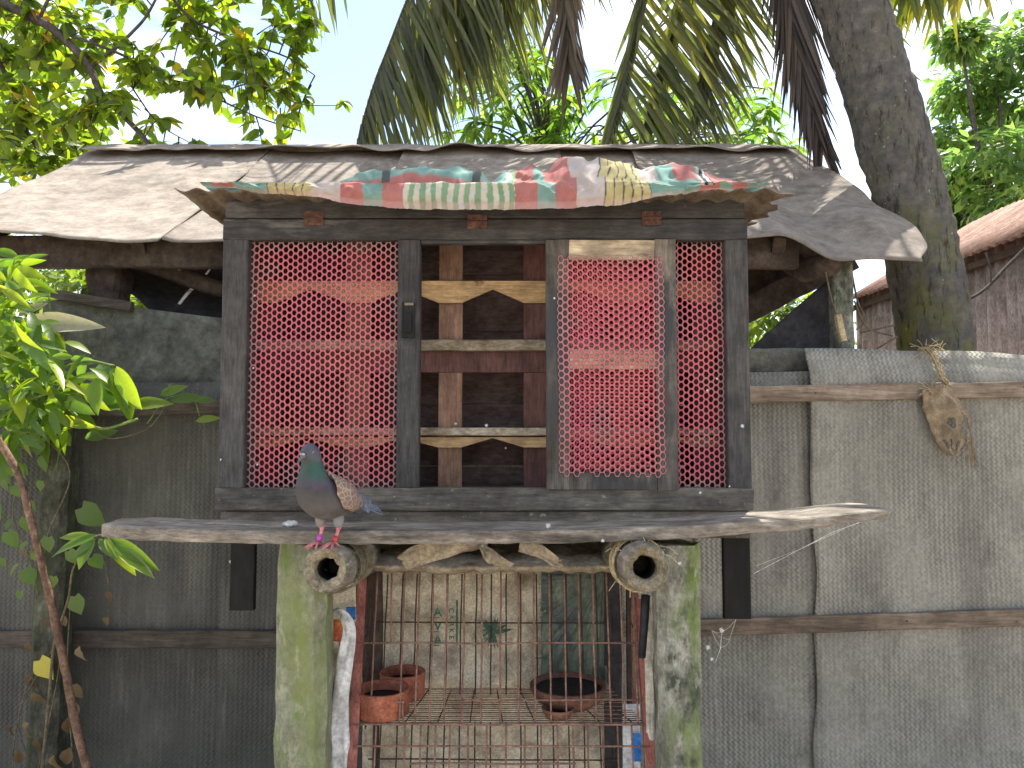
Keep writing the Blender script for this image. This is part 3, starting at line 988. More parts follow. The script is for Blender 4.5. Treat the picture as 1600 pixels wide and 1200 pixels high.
def net(x0, x1, z0, z1, Y, name, parent, edge=.02, keep=None, seed=0.0, dirt=1.0):
    cs, rs = 7.85 * PXL(0), 11.35 * PXL(0)
    bm = bmesh.new()
    th = .0022
    rowsn = int((z1 - z0) / rs) + 2
    cols = int((x1 - x0) / cs) + 2
    cor = [(2 / 3, 0), (1 / 3, .5), (-1 / 3, .5), (-2 / 3, 0), (-1 / 3, -.5), (1 / 3, -.5)]
    ring = []
    for i in range(6):
        a, b = cor[i], cor[(i + 1) % 6]
        ring += [a, ((a[0] + b[0]) / 2, (a[1] + b[1]) / 2)]

    def w(x, z):
        q = V((x * 3 + seed, z * 3, seed))
        dx = .006 * noise.noise(q) + .0012 * noise.noise(q * 9)
        dz = .006 * noise.noise(q + V((5, 5, 5))) + .0012 * noise.noise(q * 9 + V((3, 1, 2)))
        dy = .004 * noise.noise(q * 1.5 + V((1, 7, 2)))
        return V((x + dx, Y + dy, z + dz))
    for i in range(-1, cols):
        for j in range(-1, rowsn):
            cx = x0 + cs * i
            cz = z0 + rs * (j + (.5 if i % 2 else 0))
            if cx < x0 - .001 or cx > x1 or cz < z0 or cz > z1:
                continue
            if keep and not keep(cx, cz):
                continue
            o_, i_, ib = [], [], []
            for k2, (a, b) in enumerate(ring):
                p = w(cx + a * cs, cz + b * rs)
                o_.append(bm.verts.new(p + V((0, -.0008, 0))))
                ang = math.atan2(b * rs, a * cs)
                er = (cs * .415, rs * .40)
                e2 = (er[0] * 1.12 * cos(ang), er[1] * .98 * sin(ang))
                hx, hz = a * cs * .785, b * rs * .805
                q = w(cx + .45 * hx + .55 * e2[0], cz + .45 * hz + .55 * e2[1])
                i_.append(bm.verts.new(q))
                ib.append(bm.verts.new(q + V((0, th, 0))))
            for k2 in range(12):
                k3 = (k2 + 1) % 12
                bm.faces.new((o_[k2], i_[k2], i_[k3], o_[k3]))
                bm.faces.new((i_[k2], ib[k2], ib[k3], i_[k3]))
    wl = WL[parent.name]
    o = part(name, bm, m_net, parent)

    def col(i, co):
        p = co + wl
        dd = min(p.x - x0, x1 - p.x, p.z - z0, z1 - p.z)
        f = (1 - sstep(.0, .05, dd + .02 * noise.noise(p * 18))) * .75 * dirt
        f = max(f, .5 * sstep(.25, .55, noise.noise(p * 9 + V((seed, 0, 0)))))
        t = .5 + .5 * noise.noise(p * 4 + V((seed, 3, 0)))
        a = (lerp(.49, .57, t), lerp(.1, .145, t), lerp(.15, .135, t))
        b = (.3, .2, .19)
        return tuple(lerp(a[k], b[k], f) for k in range(3))
    color_attr(o.data, col)
    return o


net(X0(383), X0(622), Z0(764), Z0(374), .034, 'net_panel', loft, seed=2)
net(X0(872), X0(1141), Z0(766), Z0(374), .036, 'net_panel', loft, seed=6)

# sliding door standing in front of the right hand bay
door_lab = 'worn grey wooden door with pink net nailed over two openings'
YD = -.012
dx = [X0(p) for p in (853, 889, 1024, 1057)]
door = part('door', box(dx[0], dx[1], YD, YD + .024, Z0(763.5), Z0(376), .002), m_door, loft, False, door_lab)
part('door_stile', box(dx[2], dx[3], YD, YD + .024, Z0(765.5), Z0(375.5), .002), m_door, door)
part('door_rail', box(dx[1] + .001, dx[2] - .001, YD + .001, YD + .023, Z0(407), Z0(375.8), .002), m_door_pale, door)
part('door_rail', box(dx[1] + .001, dx[2] - .001, YD + .002, YD + .023, Z0(577), Z0(546), .002), m_door_pale, door)
part('door_rail', box(dx[1] + .001, dx[2] - .001, YD + .001, YD + .023, Z0(765), Z0(738), .002), m_door, door)
nd = net(X0(876), X0(1037), Z0(745), Z0(398), YD - .004, 'net', door, seed=9, dirt=.7,
         keep=lambda x, z: z < Z0(403) + .012 * noise.noise(V((x * 60, 1, 1))) and z > Z0(742) + .016 * noise.noise(V((x * 40, 2, 5))))
# hinges, latch, hole, nails
for px, py in ((490, 341), (745.5, 346), (1018, 340.5)):
    c = P(px, py, -.007)
    w2, h2 = 15.5 * PXL(0), 11 * PXL(0)
    h = part('hinge', box(c.x - w2, c.x + w2, -.0075, -.0045, c.z + .001, c.z + h2, .0006, ch=.05), m_rust, loft)
    part('hinge_leaf', box(c.x - w2, c.x + w2, -.005, -.0015, c.z - h2, c.z - .001, .0006, ch=.05), m_rust, h)
    bm = bmesh.new()
    tube(bm, [(c.x - w2, -.008, c.z), (c.x + w2, -.008, c.z)], .0035, 8)
    part('hinge_pin', bm, m_rust, h, True)
    for sx in (-.6, .0, .6):
        for sz in (-.5, .5):
            bm = bmesh.new()
            tube(bm, [(c.x + w2 * sx, -.0095, c.z + h2 * sz), (c.x + w2 * sx, -.003, c.z + h2 * sz)], .0028, 7)
            part('screw', bm, m_rust, h)
lt = part('latch', box(X0(628), X0(648), -.008, .0005, Z0(528), Z0(473), .001), m_black_gloss, loft, False, 'black door latch plate')
part('latch_bolt', box(X0(632), X0(643), -.014, -.0085, Z0(520), Z0(490), .001), m_black_gloss, lt)
part('latch_tip', box(X0(632), X0(646), -.0115, -.0085, Z0(478), Z0(474), .001), m_tin, lt)
bm = bmesh.new()
c = P(639, 587, .0)
tube(bm, [c + V((0, -.0006, 0)), c + V((0, .002, 0))], .005, 10)
part('bolt_hole', bm, m_pupil, loft)
for x0, x1, ptop, pbot in ((359, 397, 848, 954), (1131, 1173, 838, 967)):
    part('leg', box(X0(x0, 900, .03), X0(x1, 900, .03), .03, .055, Z0(pbot, .03), Z0(835, .03), .001), m_black_gloss, loft)
for i in range(5):
    # heights of the slits between the back boards, nothing drawn here
    z = Z0((632, 727, 632, 727, 640)[i], .5)
# tin roof of the loft, ragged at the right
LX0, LX1 = P(271, 300, -.12).x, P(1233, 300, -.12).x
zf = P(800, 297.5, -.12).z


def sheet_z(x, y):
    return zf + .022 * (y + .12) +   .006 * sin(x / .076 * 2 * pi)


def fn(u, v):
    x = lerp(LX0, LX1, u)
    y = lerp(-.125, .78, v)
    if u > .955:
        x += (.02 - .09 * abs(noise.noise(V((y * 16, 2, 2)))) - .05 * (noise.noise(V((y * 9, 1, 2))) > 0.1)) * (u - .955) / .045
    if u < .02:
        x += .02 * abs(noise.noise(V((y * 12, 7, 2))))
    z = sheet_z(x, y)
    z -= .02 * sstep(.965, 1.0, u) + .014 * sstep(.03, .0, u) * sstep(.1, .3, v)
    if v == 0:
        y += .01 * noise.noise(V((x * 20, 3, 1)))
    return V((x, y, z))


part('tin_roof', grid(fn, 190, 40), m_tin, loft, True, 'rusty corrugated tin sheet with ragged right edge', solid=.002)

# ------------------------------------------------------------------ checked cloth on the loft roof
TEAL, RED, WHITE, YEL, GRN, DKL = (.17, .36, .31), (.46, .135, .12), (.56, .49, .45), (.55, .47, .2), (.19, .36, .19), (.04, .06, .065)
FRONT = [(335, TEAL), (368, RED), (420, TEAL), (490, YEL), (535, WHITE), (570, RED), (598, TEAL), (632, RED), (805, GRN), (840, RED),
         (868, TEAL), (900, RED), (943, WHITE), (1015, YEL), (1092, TEAL), (1122, RED), (1140, TEAL), (1165, RED), (1300, TEAL)]
BACK = [(470, TEAL), (585, TEAL), (600, DKL), (735, TEAL), (748, DKL), (790, TEAL), (806, GRN), (838, RED), (855, TEAL), (892, RED), (936, WHITE), (1000, YEL),
        (1030, WHITE), (1062, TEAL), (1092, RED), (1110, TEAL), (1165, RED), (1300, TEAL)]
HEM = [(320, 2), (345, 4), (420, 14), (480, 20), (560, 34), (640, 40), (700, 42), (800, 41), (880, 40), (960, 34), (1040, 20), (1100, 9), (1200, 3)]
HTOP = [(320, 1), (480, 3), (510, 10), (560, 17), (620, 23), (690, 22), (740, 16), (765, 9), (800, 18), (835, 25), (860, 18), (885, 35), (905, 40), (940, 37), (975, 33),
        (1010, 22), (1050, 25), (1085, 29), (1100, 20), (1130, 13), (1180, 4), (1200, 1)]
pxm = PXL(-.1)
CU, CV = 620, 60
cvals = []


def fn(u, v):
    px = lerp(318, 1196, u)
    X = P(px, 300, -.13).x
    hem, top = interp(HEM, px) * pxm, interp(HTOP, px) * pxm
    q = V((px * .016, v * 3, 0))
    fold = noise.noise(q)
    fold2 = noise.noise(V((px * .05, v * 6, 4)))
    ze = zf + .014 + .003 * noise.noise(V((px * .03, 0, 1)))
    if v < .3:
        t = v / .3
        y = -.142 - .010 * sin(pi * t) - .014 * (1 - t) * fold - .009 * (1 - .5 * t) * fold2 - .005 * noise.noise(V((px * .09, t * 2, 1))) + .014 * (1 - t) * (hem < .03)
        z = lerp(ze - hem, ze, t) + .003 * fold2 * t
    else:
        t = (v - .3) / .7
        cave = sstep(490, 540, px) * (1 - sstep(735, 775, px))
        y = lerp(-.142, .16, t) + .012 * fold
        wall = sstep(.22, .62, t) if cave > .5 else sin(min(1, t / .55) * pi / 2)
        wall = lerp(sin(min(1, t / .5) * pi / 2), sstep(.3, .55, t), cave)
        fall = 1 - sstep(.72, 1.0, t)
        z = ze + top * wall * fall * (1 + .22 * fold2) + .007 * fold * sstep(0, .2, t) + .004 * fold2 - .006 * cave * sin(pi * min(1, t / .3)) * (t < .3)
        y -= .03 * wall * fall * top / .06
        z += .34 * max(0, y + .142) * wall * fall * min(1, top / .03)
        z += .016 * noise.noise(V((px * .03, v * 9, 8))) * wall * fall * min(1, top / .03)
        y += .014 * noise.noise(V((px * .035, v * 7, 5))) * wall
        if t > .9:
            z = max(z, ze)
    cr = 1 - abs(noise.noise(V((px * .022 + v * 2.2, v * 3.5, 11))))
    cr2 = 1 - abs(noise.noise(V((px * .05 - v * 3, v * 5, 17))))
    amp = .5 if v < .08 else 1
    y -= amp * (.012 * max(0, cr - .72) / .28 + .006 * max(0, cr2 - .75) / .25)
    if v < .02:
        z -= .003 * abs(noise.noise(V((px * .8, 0, 5))))
    z = max(z, zf + .012) if v > .3 else z
    return V((X + .004 * fold2 * (v > .3), y, z))


bm = grid(fn, CU, CV)
cloth = solo('checked_cloth', bm, m_cloth, 'red, teal, yellow and green checked cloth bunched along the loft roof edge', 'cloth', True)


def ccol(i, co):
    iu, iv = divmod(i, CV + 1)
    u, v = iu / CU, iv / CV
    px = lerp(318, 1196, u) + 3 * noise.noise(V((u * 30, v * 5, 0)))
    tab = FRONT if v < .36 else BACK
    if v >= .36:
        px += 10 * noise.noise(V((u * 9, v * 6, 3)))
    c = tab[-1][1]
    lo = 318
    for e_, cc in tab:
        if px < e_:
            c = cc
            break
        lo = e_
    if c is GRN:
        c = GRN if int((px - lo) / 8.6) % 2 else (.64, .6, .5)
    elif c is YEL:
        if (px - lo) % 14 < 2.2:
            c = DKL
    elif c is TEAL and tab is BACK and v < .62 and 490 < px < 770:
        c = RED
    if v < .07 and tab is FRONT:
        c = tuple(lerp(c[k], (.62, .4, .4)[k], .4) for k in range(3))
    c = tuple(lerp(c[k], (.5, .44, .38)[k], .16 + .1 * noise.noise(V((u * 14, v * 5, 2)))) for k in range(3))
    if 1095 < px < 1112 and v > .15:
        c = WHITE if int(px / 5) % 2 else DKL
    return c


color_attr(cloth.data, ccol)

# ------------------------------------------------------------------ landing plank and its bearers
YK0, YK1 = -.30, -.075
KT = [(148, 821), (300, 827), (420, 830), (640, 830), (860, 829), (1050, 823), (1200, 813), (1399, 797)]
KH = [(148, 20), (420, 20), (860, 20), (1050, 20), (1200, 19), (1330, 16), (1399, 13)]
bm = bmesh.new()
rings = []
NK = 70
for i in range(NK + 1):
    px = lerp(150, 1398, i / NK)
    top, h = interp(KT, px), interp(KH, px) * PXL(YK0)
    p = P(px, top, YK0)
    endr = sstep(.03, 0, i / NK) * .03 + sstep(.985, 1, i / NK) * .015
    y0 = YK0 + .006 * noise.noise(V((p.x * 6, 0, 3))) + endr
    y1 = YK1 + .012 * noise.noise(V((p.x * 3, 4, 3))) - endr * 2
    e1, e2 = .003 * noise.noise(V((p.x * 25, 1, 0))), .005 * noise.noise(V((p.x * 20, 5, 0)))
    c = .004
    pts = [(y0 + c, p.z + e1), (y0, p.z - c), (y0 + e2, p.z - h * .5), (y0 + .002, p.z - h + c + e2), (y0 + c, p.z - h + e2), (y1 - c, p.z - h), (y1, p.z - h + c), (y1, p.z - c),
           (y1 - c, p.z), (lerp(y0, y1, .66), p.z + .003 * noise.noise(V((p.x * 9, 7, 0)))), (lerp(y0, y1, .33), p.z + .003 * noise.noise(V((p.x * 9, 9, 0))))]
    rings.append([bm.verts.new((p.x + .004 * noise.noise(V((y * 90, z * 90, i))) * (i in (0, NK)), y, z)) for y, z in pts])
for r0, r1 in zip(rings, rings[1:]):
    for k2 in range(len(r0)):
        k3 = (k2 + 1) % len(r0)
        bm.faces.new((r0[k2], r0[k3], r1[k3], r1[k2]))
bm.faces.new(list(reversed(rings[0])))
bm.faces.new(rings[-1])
solo('landing_plank', bm, m_plank, 'long weathered grey plank lying below the loft front', 'plank')
# a thin batten lying along the back of the plank at its left end
bm = beam(bmesh.new(), P(185, 815, -.16), P(470, 826, -.16) + V((0, 0, .004)), .05, .014, (0, 1, 0), .003)
solo('wood_batten', bm, m_plank, 'thin grey batten on the left end of the long plank', 'batten')


def bamboo(px, py, r_px, name, label):
    c = P(px, py, -.40)
    r = r_px * PXL(-.40)
    t = thing(name, label, 'bamboo pole', c, 'bamboo poles carrying the loft')
    bm = bmesh.new()
    ax = V((0, 1, -tan(radians(5.5)))).normalized()
    n_ = 26
    prof = [(-.004, .86), (0, .93), (.006, .985), (.03, 1.0), (.055, 1.0), (.066, 1.04), (.073, 1.05), (.08, .99), (.2, .98), (.35, .98), (.36, 1.04), (.37, .98), (.6, .97), (.95, .96)]
    rings = []
    inner = [(.12, .36), (.02, .4), (-.001, .47)]

    def ring(s, k, rough):
        out = []
        for q in range(n_):
            a = 2 * pi * q / n_
            rr = r * k * (1 + rough * noise.noise(V((cos(a) * 2 + px, sin(a) * 2, s * 8))))
            ss = s + .006 * noise.noise(V((cos(a) * 3, sin(a) * 3, px))) * (s < .01)
            out.append(bm.verts.new(c + ax * ss + V((cos(a) * rr, 0, sin(a) * rr))))
        return out
    for s, k in prof:
        rings.append(ring(s, k, .06))
    for r0, r1 in zip(rings, rings[1:]):
        for q in range(n_):
            bm.faces.new((r0[q], r1[q], r1[(q + 1) % n_], r0[(q + 1) % n_]))
    bm.faces.new(rings[-1])
    part('pole', bm, m_bamboo, t, True)
    bm = bmesh.new()
    r2 = [ring(-.0035, .865, .06), ring(-.001, .7, .2), ring(.004, .52, .34), ring(.03, .47, .1)]
    for a_, b_ in zip(r2, r2[1:]):
        for q in range(n_):
            bm.faces.new((a_[q], b_[q], b_[(q + 1) % n_], a_[(q + 1) % n_]))
    part('cut_end', bm, m_pith, t, True)
    bm = bmesh.new()
    r2 = [ring(.03, .47, .1), ring(.14, .42, .1)]
    for q in range(n_):
        bm.faces.new((r2[0][q], r2[1][q], r2[1][(q + 1) % n_], r2[0][(q + 1) % n_]))
    bm.faces.new(r2[1])
    part('hollow', bm, m_bamboo_in, t, True)
    return c, r


cl, rl = bamboo(509, 890, 37, 'bamboo_pole', 'thick bamboo pole whose cut end the pigeon stands on')
cr, rr_ = bamboo(1010, 887, 38, 'bamboo_pole', 'thick bamboo pole end above the black taped stick')

zp = P(800, 853, -.25).z
for pa, pb, m, lab in ((430, 508, m_conc_l, 'bright green mossy concrete post under the pigeon'), (1029, 1097, m_conc_r, 'stained grey concrete post with patchy moss, right of the cage')):
    x0, x1 = P(pa, 900, -.24).x, P(pb, 900, -.24).x
    bm = concrete_post(x0, x1, -.24, -.24 + (x1 - x0) * .95, 0, zp, .2, .010)
    solo('concrete_post', bm, m, lab, 'post', group='concrete posts carrying the loft')

# fibre lashings binding bamboo to posts
for (c, r, sgn, lab) in ((cl, rl, -1, 'brown fibre lashing round the bamboo under the pigeon'), (cr, rr_, 1, 'frayed straw lashing round the right bamboo pole')):
    bm = bmesh.new()
    for k2 in range(7):
        pts = []
        oy = .11 + .014 * k2 + rnd.uniform(-.006, .006)
        for q in range(25):
            a = 2 * pi * q / 24
            rad = r * 1.06 + .004 + .004 * noise.noise(V((q * .7, k2, 0)))
            pts.append(c + V((cos(a) * rad, oy + .012 * sin(a + k2), sin(a) * rad - oy * .096)))
        tube(bm, pts, .0028, 5, False)
    for k2 in range(26):
        a = rnd.uniform(-.6, pi + .6) if sgn < 0 else rnd.uniform(-pi, pi)
        p0 = c + V((cos(a) * r * 1.08, .1 + rnd.random() * .05, sin(a) * r * 1.05))
        p1 = p0 + V((rnd.uniform(-.04, .05) - sgn * .0, rnd.uniform(-.04, .02), rnd.uniform(-.05, .02)))
        tube(bm, [p0, (p0 + p1) / 2 + V((0, -.01, .008)), p1], .0013, 4, False)
    solo('rope_lashing', bm, m_dry_stem if sgn < 0 else m_straw, lab, 'lashing', group='lashings on the bamboo poles')

# ------------------------------------------------------------------ wire cage between the posts
YC0, YC1, YCB = .03, -.13, .215
ctl, ctr = P(566, 889, YC0), P(1004, 889, YC0)
cbl, cbr = P(551, 1200, YC1), P(1018, 1200, YC1)
cage = thing('wire_cage', 'rusty wire cage standing between the two concrete posts', 'cage', (0, .15, 0))


def cagept(px, py):
    """point of the leaning cage front under a pixel"""
    t = (py - 889) / (1200 - 889)
    return P(px, py, lerp(YC0, YC1, t))


def vx(px, py):
    return 800 + (px - 800) * (1 + .07 * (py - 889) / 311)


for a, b in (((567, 885), (550, 1200)), ((1001, 935), (1017, 1200))):
    A, B = cagept(*a), cagept(*b)
    d = (B - A) / (A.z - B.z)
    bm = beam(bmesh.new(), A, B + d * B.z, .028, .006, (1, 0, 0), .001)
    up = part('upright', bm, m_rust_red, cage)
    bm = beam(bmesh.new(), A + V((-.012, .016, 0)), B + d * B.z + V((-.012, .016, 0)), .028, .005, (0, 1, 0), .001)
    part('flange', bm, m_rust_red, up)


def wire(a, b, mat=None, r=.0025, bend=.004, name='wire'):
    a, b = V(a), V(b)
    s = rnd.random() * 90
    pts = []
    nn = 8
    for i in range(nn + 1):
        t = i / nn
        p = a.lerp(b, t)
        k2 = sin(pi * t) * bend
        p = p + V((noise.noise(V((t * 3, s, 0))) * k2, noise.noise(V((t * 3, s, 5))) * k2, noise.noise(V((t * 3, s, 9))) * k2 * .6))
        pts.append(p)
    part(name, tube(bmesh.new(), pts, r * (1.15 if mat is None else 1), 6), mat or m_wire, cage, True)


for px in (590, 633, 656, 678, 699, 726, 753.5, 782.5, 810, 834, 858, 881, 903, 925, 947, 968, 987):
    wire(cagept(px, 889), cagept(vx(px, 1131), 1131))
    wire(cagept(vx(px + 9, 1131), 1131), cagept(vx(px + 9, 1290), 1290), bend=.002)
wire(cagept(612, 889), cagept(611, 1006))
for px in (601, 630):
    wire(cagept(px, 1095), cagept(px, 1131))
for py, a, b in ((889.5, 566, 1003), (1004, 562, 1003), (1096, 556, 632), (1093, 722, 1004), (1131, 553, 1012), (1165, 553, 1014), (1192, 640, 900), (1240, 545, 1022), (1280, 545, 1022)):
    A, B = cagept(a, py), cagept(b, py)
    wire(A + V((0, -.005, 0)), B + V((0, -.005, 0)), bend=.006)
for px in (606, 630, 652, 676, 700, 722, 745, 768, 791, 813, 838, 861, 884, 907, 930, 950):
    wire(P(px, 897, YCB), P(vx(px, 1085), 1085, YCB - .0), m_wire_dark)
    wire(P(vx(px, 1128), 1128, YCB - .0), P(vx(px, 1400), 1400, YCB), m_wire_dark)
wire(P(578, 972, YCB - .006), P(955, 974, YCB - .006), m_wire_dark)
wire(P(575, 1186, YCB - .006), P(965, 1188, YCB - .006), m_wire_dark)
zfl = cagept(800, 1131).z
for i in range(19):
    t = i / 18
    y = lerp(cagept(800, 1131).y + .004, YCB, t)
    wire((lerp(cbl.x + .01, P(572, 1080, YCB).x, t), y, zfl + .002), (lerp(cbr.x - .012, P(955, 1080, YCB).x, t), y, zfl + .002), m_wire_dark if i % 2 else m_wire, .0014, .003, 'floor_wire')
for i in range(9):
    t = (i + .5) / 9
    wire((lerp(cbl.x, cbr.x, t), -.07, zfl - .003), (lerp(-.4, .3, t), YCB, zfl - .003), m_wire_dark, .0022, .003, 'floor_wire')
for i in range(9):
    y = lerp(.05, YCB - .015, (i + .5) / 9)
    for sx, tb in ((ctl.x + .012, -.002), (ctr.x - .012, .002)):
        wire((sx, y, ctl.z), (sx + tb, y, .95 - .3), m_wire if sx > 0 else m_wire_dark, .0022, .004)
for sx in (ctl.x + .012, ctr.x - .012):
    wire((sx, .03, P(0, 1004, .0).z + .01), (sx, YCB, P(0, 972, YCB).z), m_wire_dark)
    for z in (.02,):
        bm = beam(bmesh.new(), (sx, YCB + .03, 0), (sx, YCB + .03, ctl.z), .02, .02, None, .001)
        part('upright', bm, m_wire_dark, cage)


# sacks behind the cage wires
def sackfn(px0, px1, py0, py1, Y, amp, seed, rad=None):
    def fn(u, v):
        p = P(lerp(px0, px1, u), lerp(py1, py0, v), Y)
        q = V((p.x * 6 + seed, p.z * 5, seed))
        a = noise.noise(q) + .5 * noise.noise(q * 2.3) + .25 * noise.noise(q * 5)
        if rad:
            ang = math.atan2(p.z - rad[1], p.x - rad[0])
            a += 1.0 * abs(noise.noise(V((ang * 9, seed, 1)))) * 1.6
        p.y += amp * a
        return p
    return fn


sack = thing('feed_sack', 'dirty beige printed feed sack hanging behind the cage wires', 'sack', P(760, 1050, .24))
part('sack_cloth', grid(sackfn(566, 966, 886, 1420, .275, .034, 3), 110, 120), m_sack, sack, True, solid=.002)


def flat_text(txt, px, py, h_px, rot, Y, parent, name='lettering', bold=0.0):
    cu = bpy.data.curves.new('lettering', 'FONT')
    cu.body = txt
    cu.size = h_px * PXL(Y) * 1.38
    cu.align_x = 'CENTER'
    cu.align_y = 'CENTER'
    cu.offset = bold
    cu.extrude = .0003
    to = bpy.data.objects.new('lettering', cu)
    COL.objects.link(to)
    me = bpy.data.meshes.new_from_object(to)
    bpy.data.objects.remove(to)
    me.materials.clear()
    me.materials.append(m_print)
    me.transform(Matrix.Translation(P(px, py, Y)) @ Matrix.Rotation(radians(90), 4, 'X') @ Matrix.Rotation(rot, 4, 'Z'))
    me.transform(Matrix.Translation(-WL[parent.name]))
    o = bpy.data.objects.new(name, me)
    COL.objects.link(o)
    o.parent = parent
    return o


YS = .237
for ch_, py in (('A', 957), ('V', 979), ('A', 1000)):
    flat_text(ch_, 684, py, 13, 0, YS, sack, bold=.0012)
    part('print_bar', box(P(677, 0, YS).x, P(692, 0, YS).x, YS - .0005, YS + .0005, P(0, py + 9, YS).z, P(0, py + 7.5, YS).z, 0), m_print, sack)
for i, ch_ in enumerate('CARKE'):
    flat_text(ch_, 705, 954 + i * 10.5, 8, radians(-90), YS, sack, bold=.0004)
part('print_bar', box(P(716.5, 0, YS).x, P(719.5, 0, YS).x, YS - .0005, YS + .0005, P(0, 1008, YS).z, P(0, 938, YS).z, .001), m_print, sack)
bm = bmesh.new()
for k2 in range(26):                                                # printed spiky plant
    a = rnd.uniform(-.2, 2 * pi - .9)
    L = rnd.uniform(14, 32)
    c0 = P(770, 987, YS)
    d = V((cos(a), 0, sin(a)))
    s = V((-sin(a), 0, cos(a)))
    L *= PXL(YS)
    w2 = .0045
    yo = V((0, -.0004 * k2 / 4, 0))
    vs = [bm.verts.new(c0 + yo + d * L * .1 + s * w2), bm.verts.new(c0 + yo + d * L * .1 - s * w2), bm.verts.new(c0 + yo + d * L * .6 - s * w2), bm.verts.new(c0 + yo + d * L + s * w2 * .4),
          bm.verts.new(c0 + yo + d * L * .6 + s * w2)]
    bm.faces.new(vs)
part('printed_plant', bm, m_print, sack)
gs = thing('plastic_sheet', 'crumpled dark green plastic sheet hanging inside the cage at right', 'plastic sheet', P(905, 990, .2))
r0 = P(945, 905, .2)
part('sheet', grid(sackfn(846, 956, 893, 1092, .233, .011, 8, (r0.x, r0.z)), 70, 80), m_greenplastic, gs, True, solid=.0015)
flat_text('2ICI2', 849, 953, 9, radians(90), .217, gs, bold=.0006)
flat_text('TT', 845, 1034, 12, 0, .217, gs, bold=.0006)
bm = grid(sackfn(944, 972, 893, 1200, .23, .01, 5), 8, 40)
solo('black_plastic_strip', bm, m_tarp_black, 'narrow black plastic strip hanging beside the green sheet', 'plastic strip', True, solid=.002)
bm = grid(sackfn(566, 598, 893, 1130, .23, .01, 15), 10, 40)
solo('dark_sacking', bm, m_shed_wood, 'dark brown sacking strip behind the left wires of the cage', 'sacking', True, solid=.002)


# pots
def lathe(prof, n_=28, sq=(1, 1), rough=.01):
    bm = bmesh.new()
    rings = []
    for r, z in prof:
        rings.append([bm.verts.new((r * cos(2 * pi * i / n_) * sq[0] * (1 + rough * sin(3 * i)), r * sin(2 * pi * i / n_) * sq[1], z)) for i in range(n_)])
    for a, b in zip(rings, rings[1:]):
        for i in range(n_):
            bm.faces.new((a[i], a[(i + 1) % n_], b[(i + 1) % n_], b[i]))
    bm.faces.new(list(reversed(rings[0])))
    return bm


def pot(px, pyb, Y, r_px, h_px, lab, prof, fill, group, name, cat):
    base = P(px, pyb, Y)
    base.z = zfl + .0045
    s, h = r_px * PXL(Y), h_px * PXL(Y)
    t = thing(name, lab, cat, base, group)
    bm = lathe([(a * s, b * h) for a, b in prof])
    bm.transform(Matrix.Translation(base))
    part('body', bm, m_terra_dull if group is None else m_terra, t, True)
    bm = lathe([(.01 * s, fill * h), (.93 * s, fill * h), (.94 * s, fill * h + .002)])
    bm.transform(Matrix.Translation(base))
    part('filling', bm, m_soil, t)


CYL = [(.6, 0), (.95, .0), (1.0, .04), (1.0, .9), (1.03, .96), (1.0, 1.0), (.88, 1.0), (.86, .9), (.86, .3), (.3, .25)]
CYL = [(.6, 0), (.95, .0), (1.0, .04), (1.0, .9), (1.03, .96), (1.0, 1.0), (.9, 1.0), (.88, .9), (.86, .62)]
pot(597, 1122, -.02, 41, 38, 'low round terracotta pot against the left cage upright', CYL, .6, 'terracotta pots in the cage', 'clay_pot', 'pot')
pot(629, 1084, .136, 34, 37, 'terracotta pot set farther back beside the other round pot', CYL, .6, 'terracotta pots in the cage', 'clay_pot', 'pot')
DISH = [(.5, 0), (.62, .0), (.85, .3), (.98, .7), (1.03, .93), (1.0, 1.0), (.93, 1.0), (.9, .85), (.88, .8)]
pot(888, 1090, .055, 58, 31, 'wide shallow terracotta dish with dark filling, right side of the cage', DISH, .75, None, 'clay_dish', 'dish')
bm = lathe([(.2, 0), (.55, .0), (.7, .3), (.72, .4), (.66, .4), (.5, .15)])
bm.transform(Matrix.Translation(V((P(872, 1108, -.045).x, -.045, zfl + .004))) @ Matrix.Scale(.07, 4))
solo('clay_saucer', bm, m_terra_dull, 'small broken terracotta saucer in front of the wide dish', 'saucer', True)


# sacking draped over the cage top
def fn(u, v):
    px = lerp(572, 992, u)
    if v < .3:
        t = v / .3
        hem = 894 + 7 * noise.noise(V((px * .018, 3, 0))) + 4 * noise.noise(V((px * .06, 1, 0)))
        p = P(px, lerp(hem, 880, t), .02 - .03 * sin(pi * t))
    else:
        t = (v - .3) / .7
        p = P(px, 880, .02)
        p.y = lerp(.02, .34, t)
        p.z += .03 * t + (.022 * abs(noise.noise(V((px * .02, t * 4, 2)))) + .02 * noise.noise(V((px * .012, t * 3, 6)))) * sstep(0, .3, t)
    p.y += .012 * noise.noise(V((px * .04, v * 4, 1)))
    return p


solo('sacking_drape', grid(fn, 120, 40), m_drape, 'dirty beige sacking draped over the cage top under the plank', 'sacking', True, solid=.003)


def ribbon(pts, ws, twist, name, mat, lab, cat, seed, n_=40, cross=8, group=None, crumple=.006):
    pts = smooth_pts(pts, 8)

    def fn(u, v):
        i = min(len(pts) - 2, int(u * (len(pts) - 1)))
        t = u * (len(pts) - 1) - i
        p = pts[i].lerp(pts[i + 1], t)
        d = (pts[i + 1] - pts[i]).normalized()
        s = d.cross(V((0, -1, 0)))
        if s.length < .01:
            s = V((1, 0, 0))
        s.normalize()
        a = interp(twist, u)
        nrm = d.cross(s)
        s2 = s * cos(a) + nrm * sin(a)
        w_ = interp(ws, u)
        q = p + s2 * (v - .5) * w_ + nrm * crumple * noise.noise(V((u * 6, v * 4, seed)))
        return q + V((0, -.35 * w_ * (.25 - (v - .5) ** 2), 0)) * .6
    return solo(name, grid(fn, n_, cross), mat, lab, cat, True, group, solid=.0015)


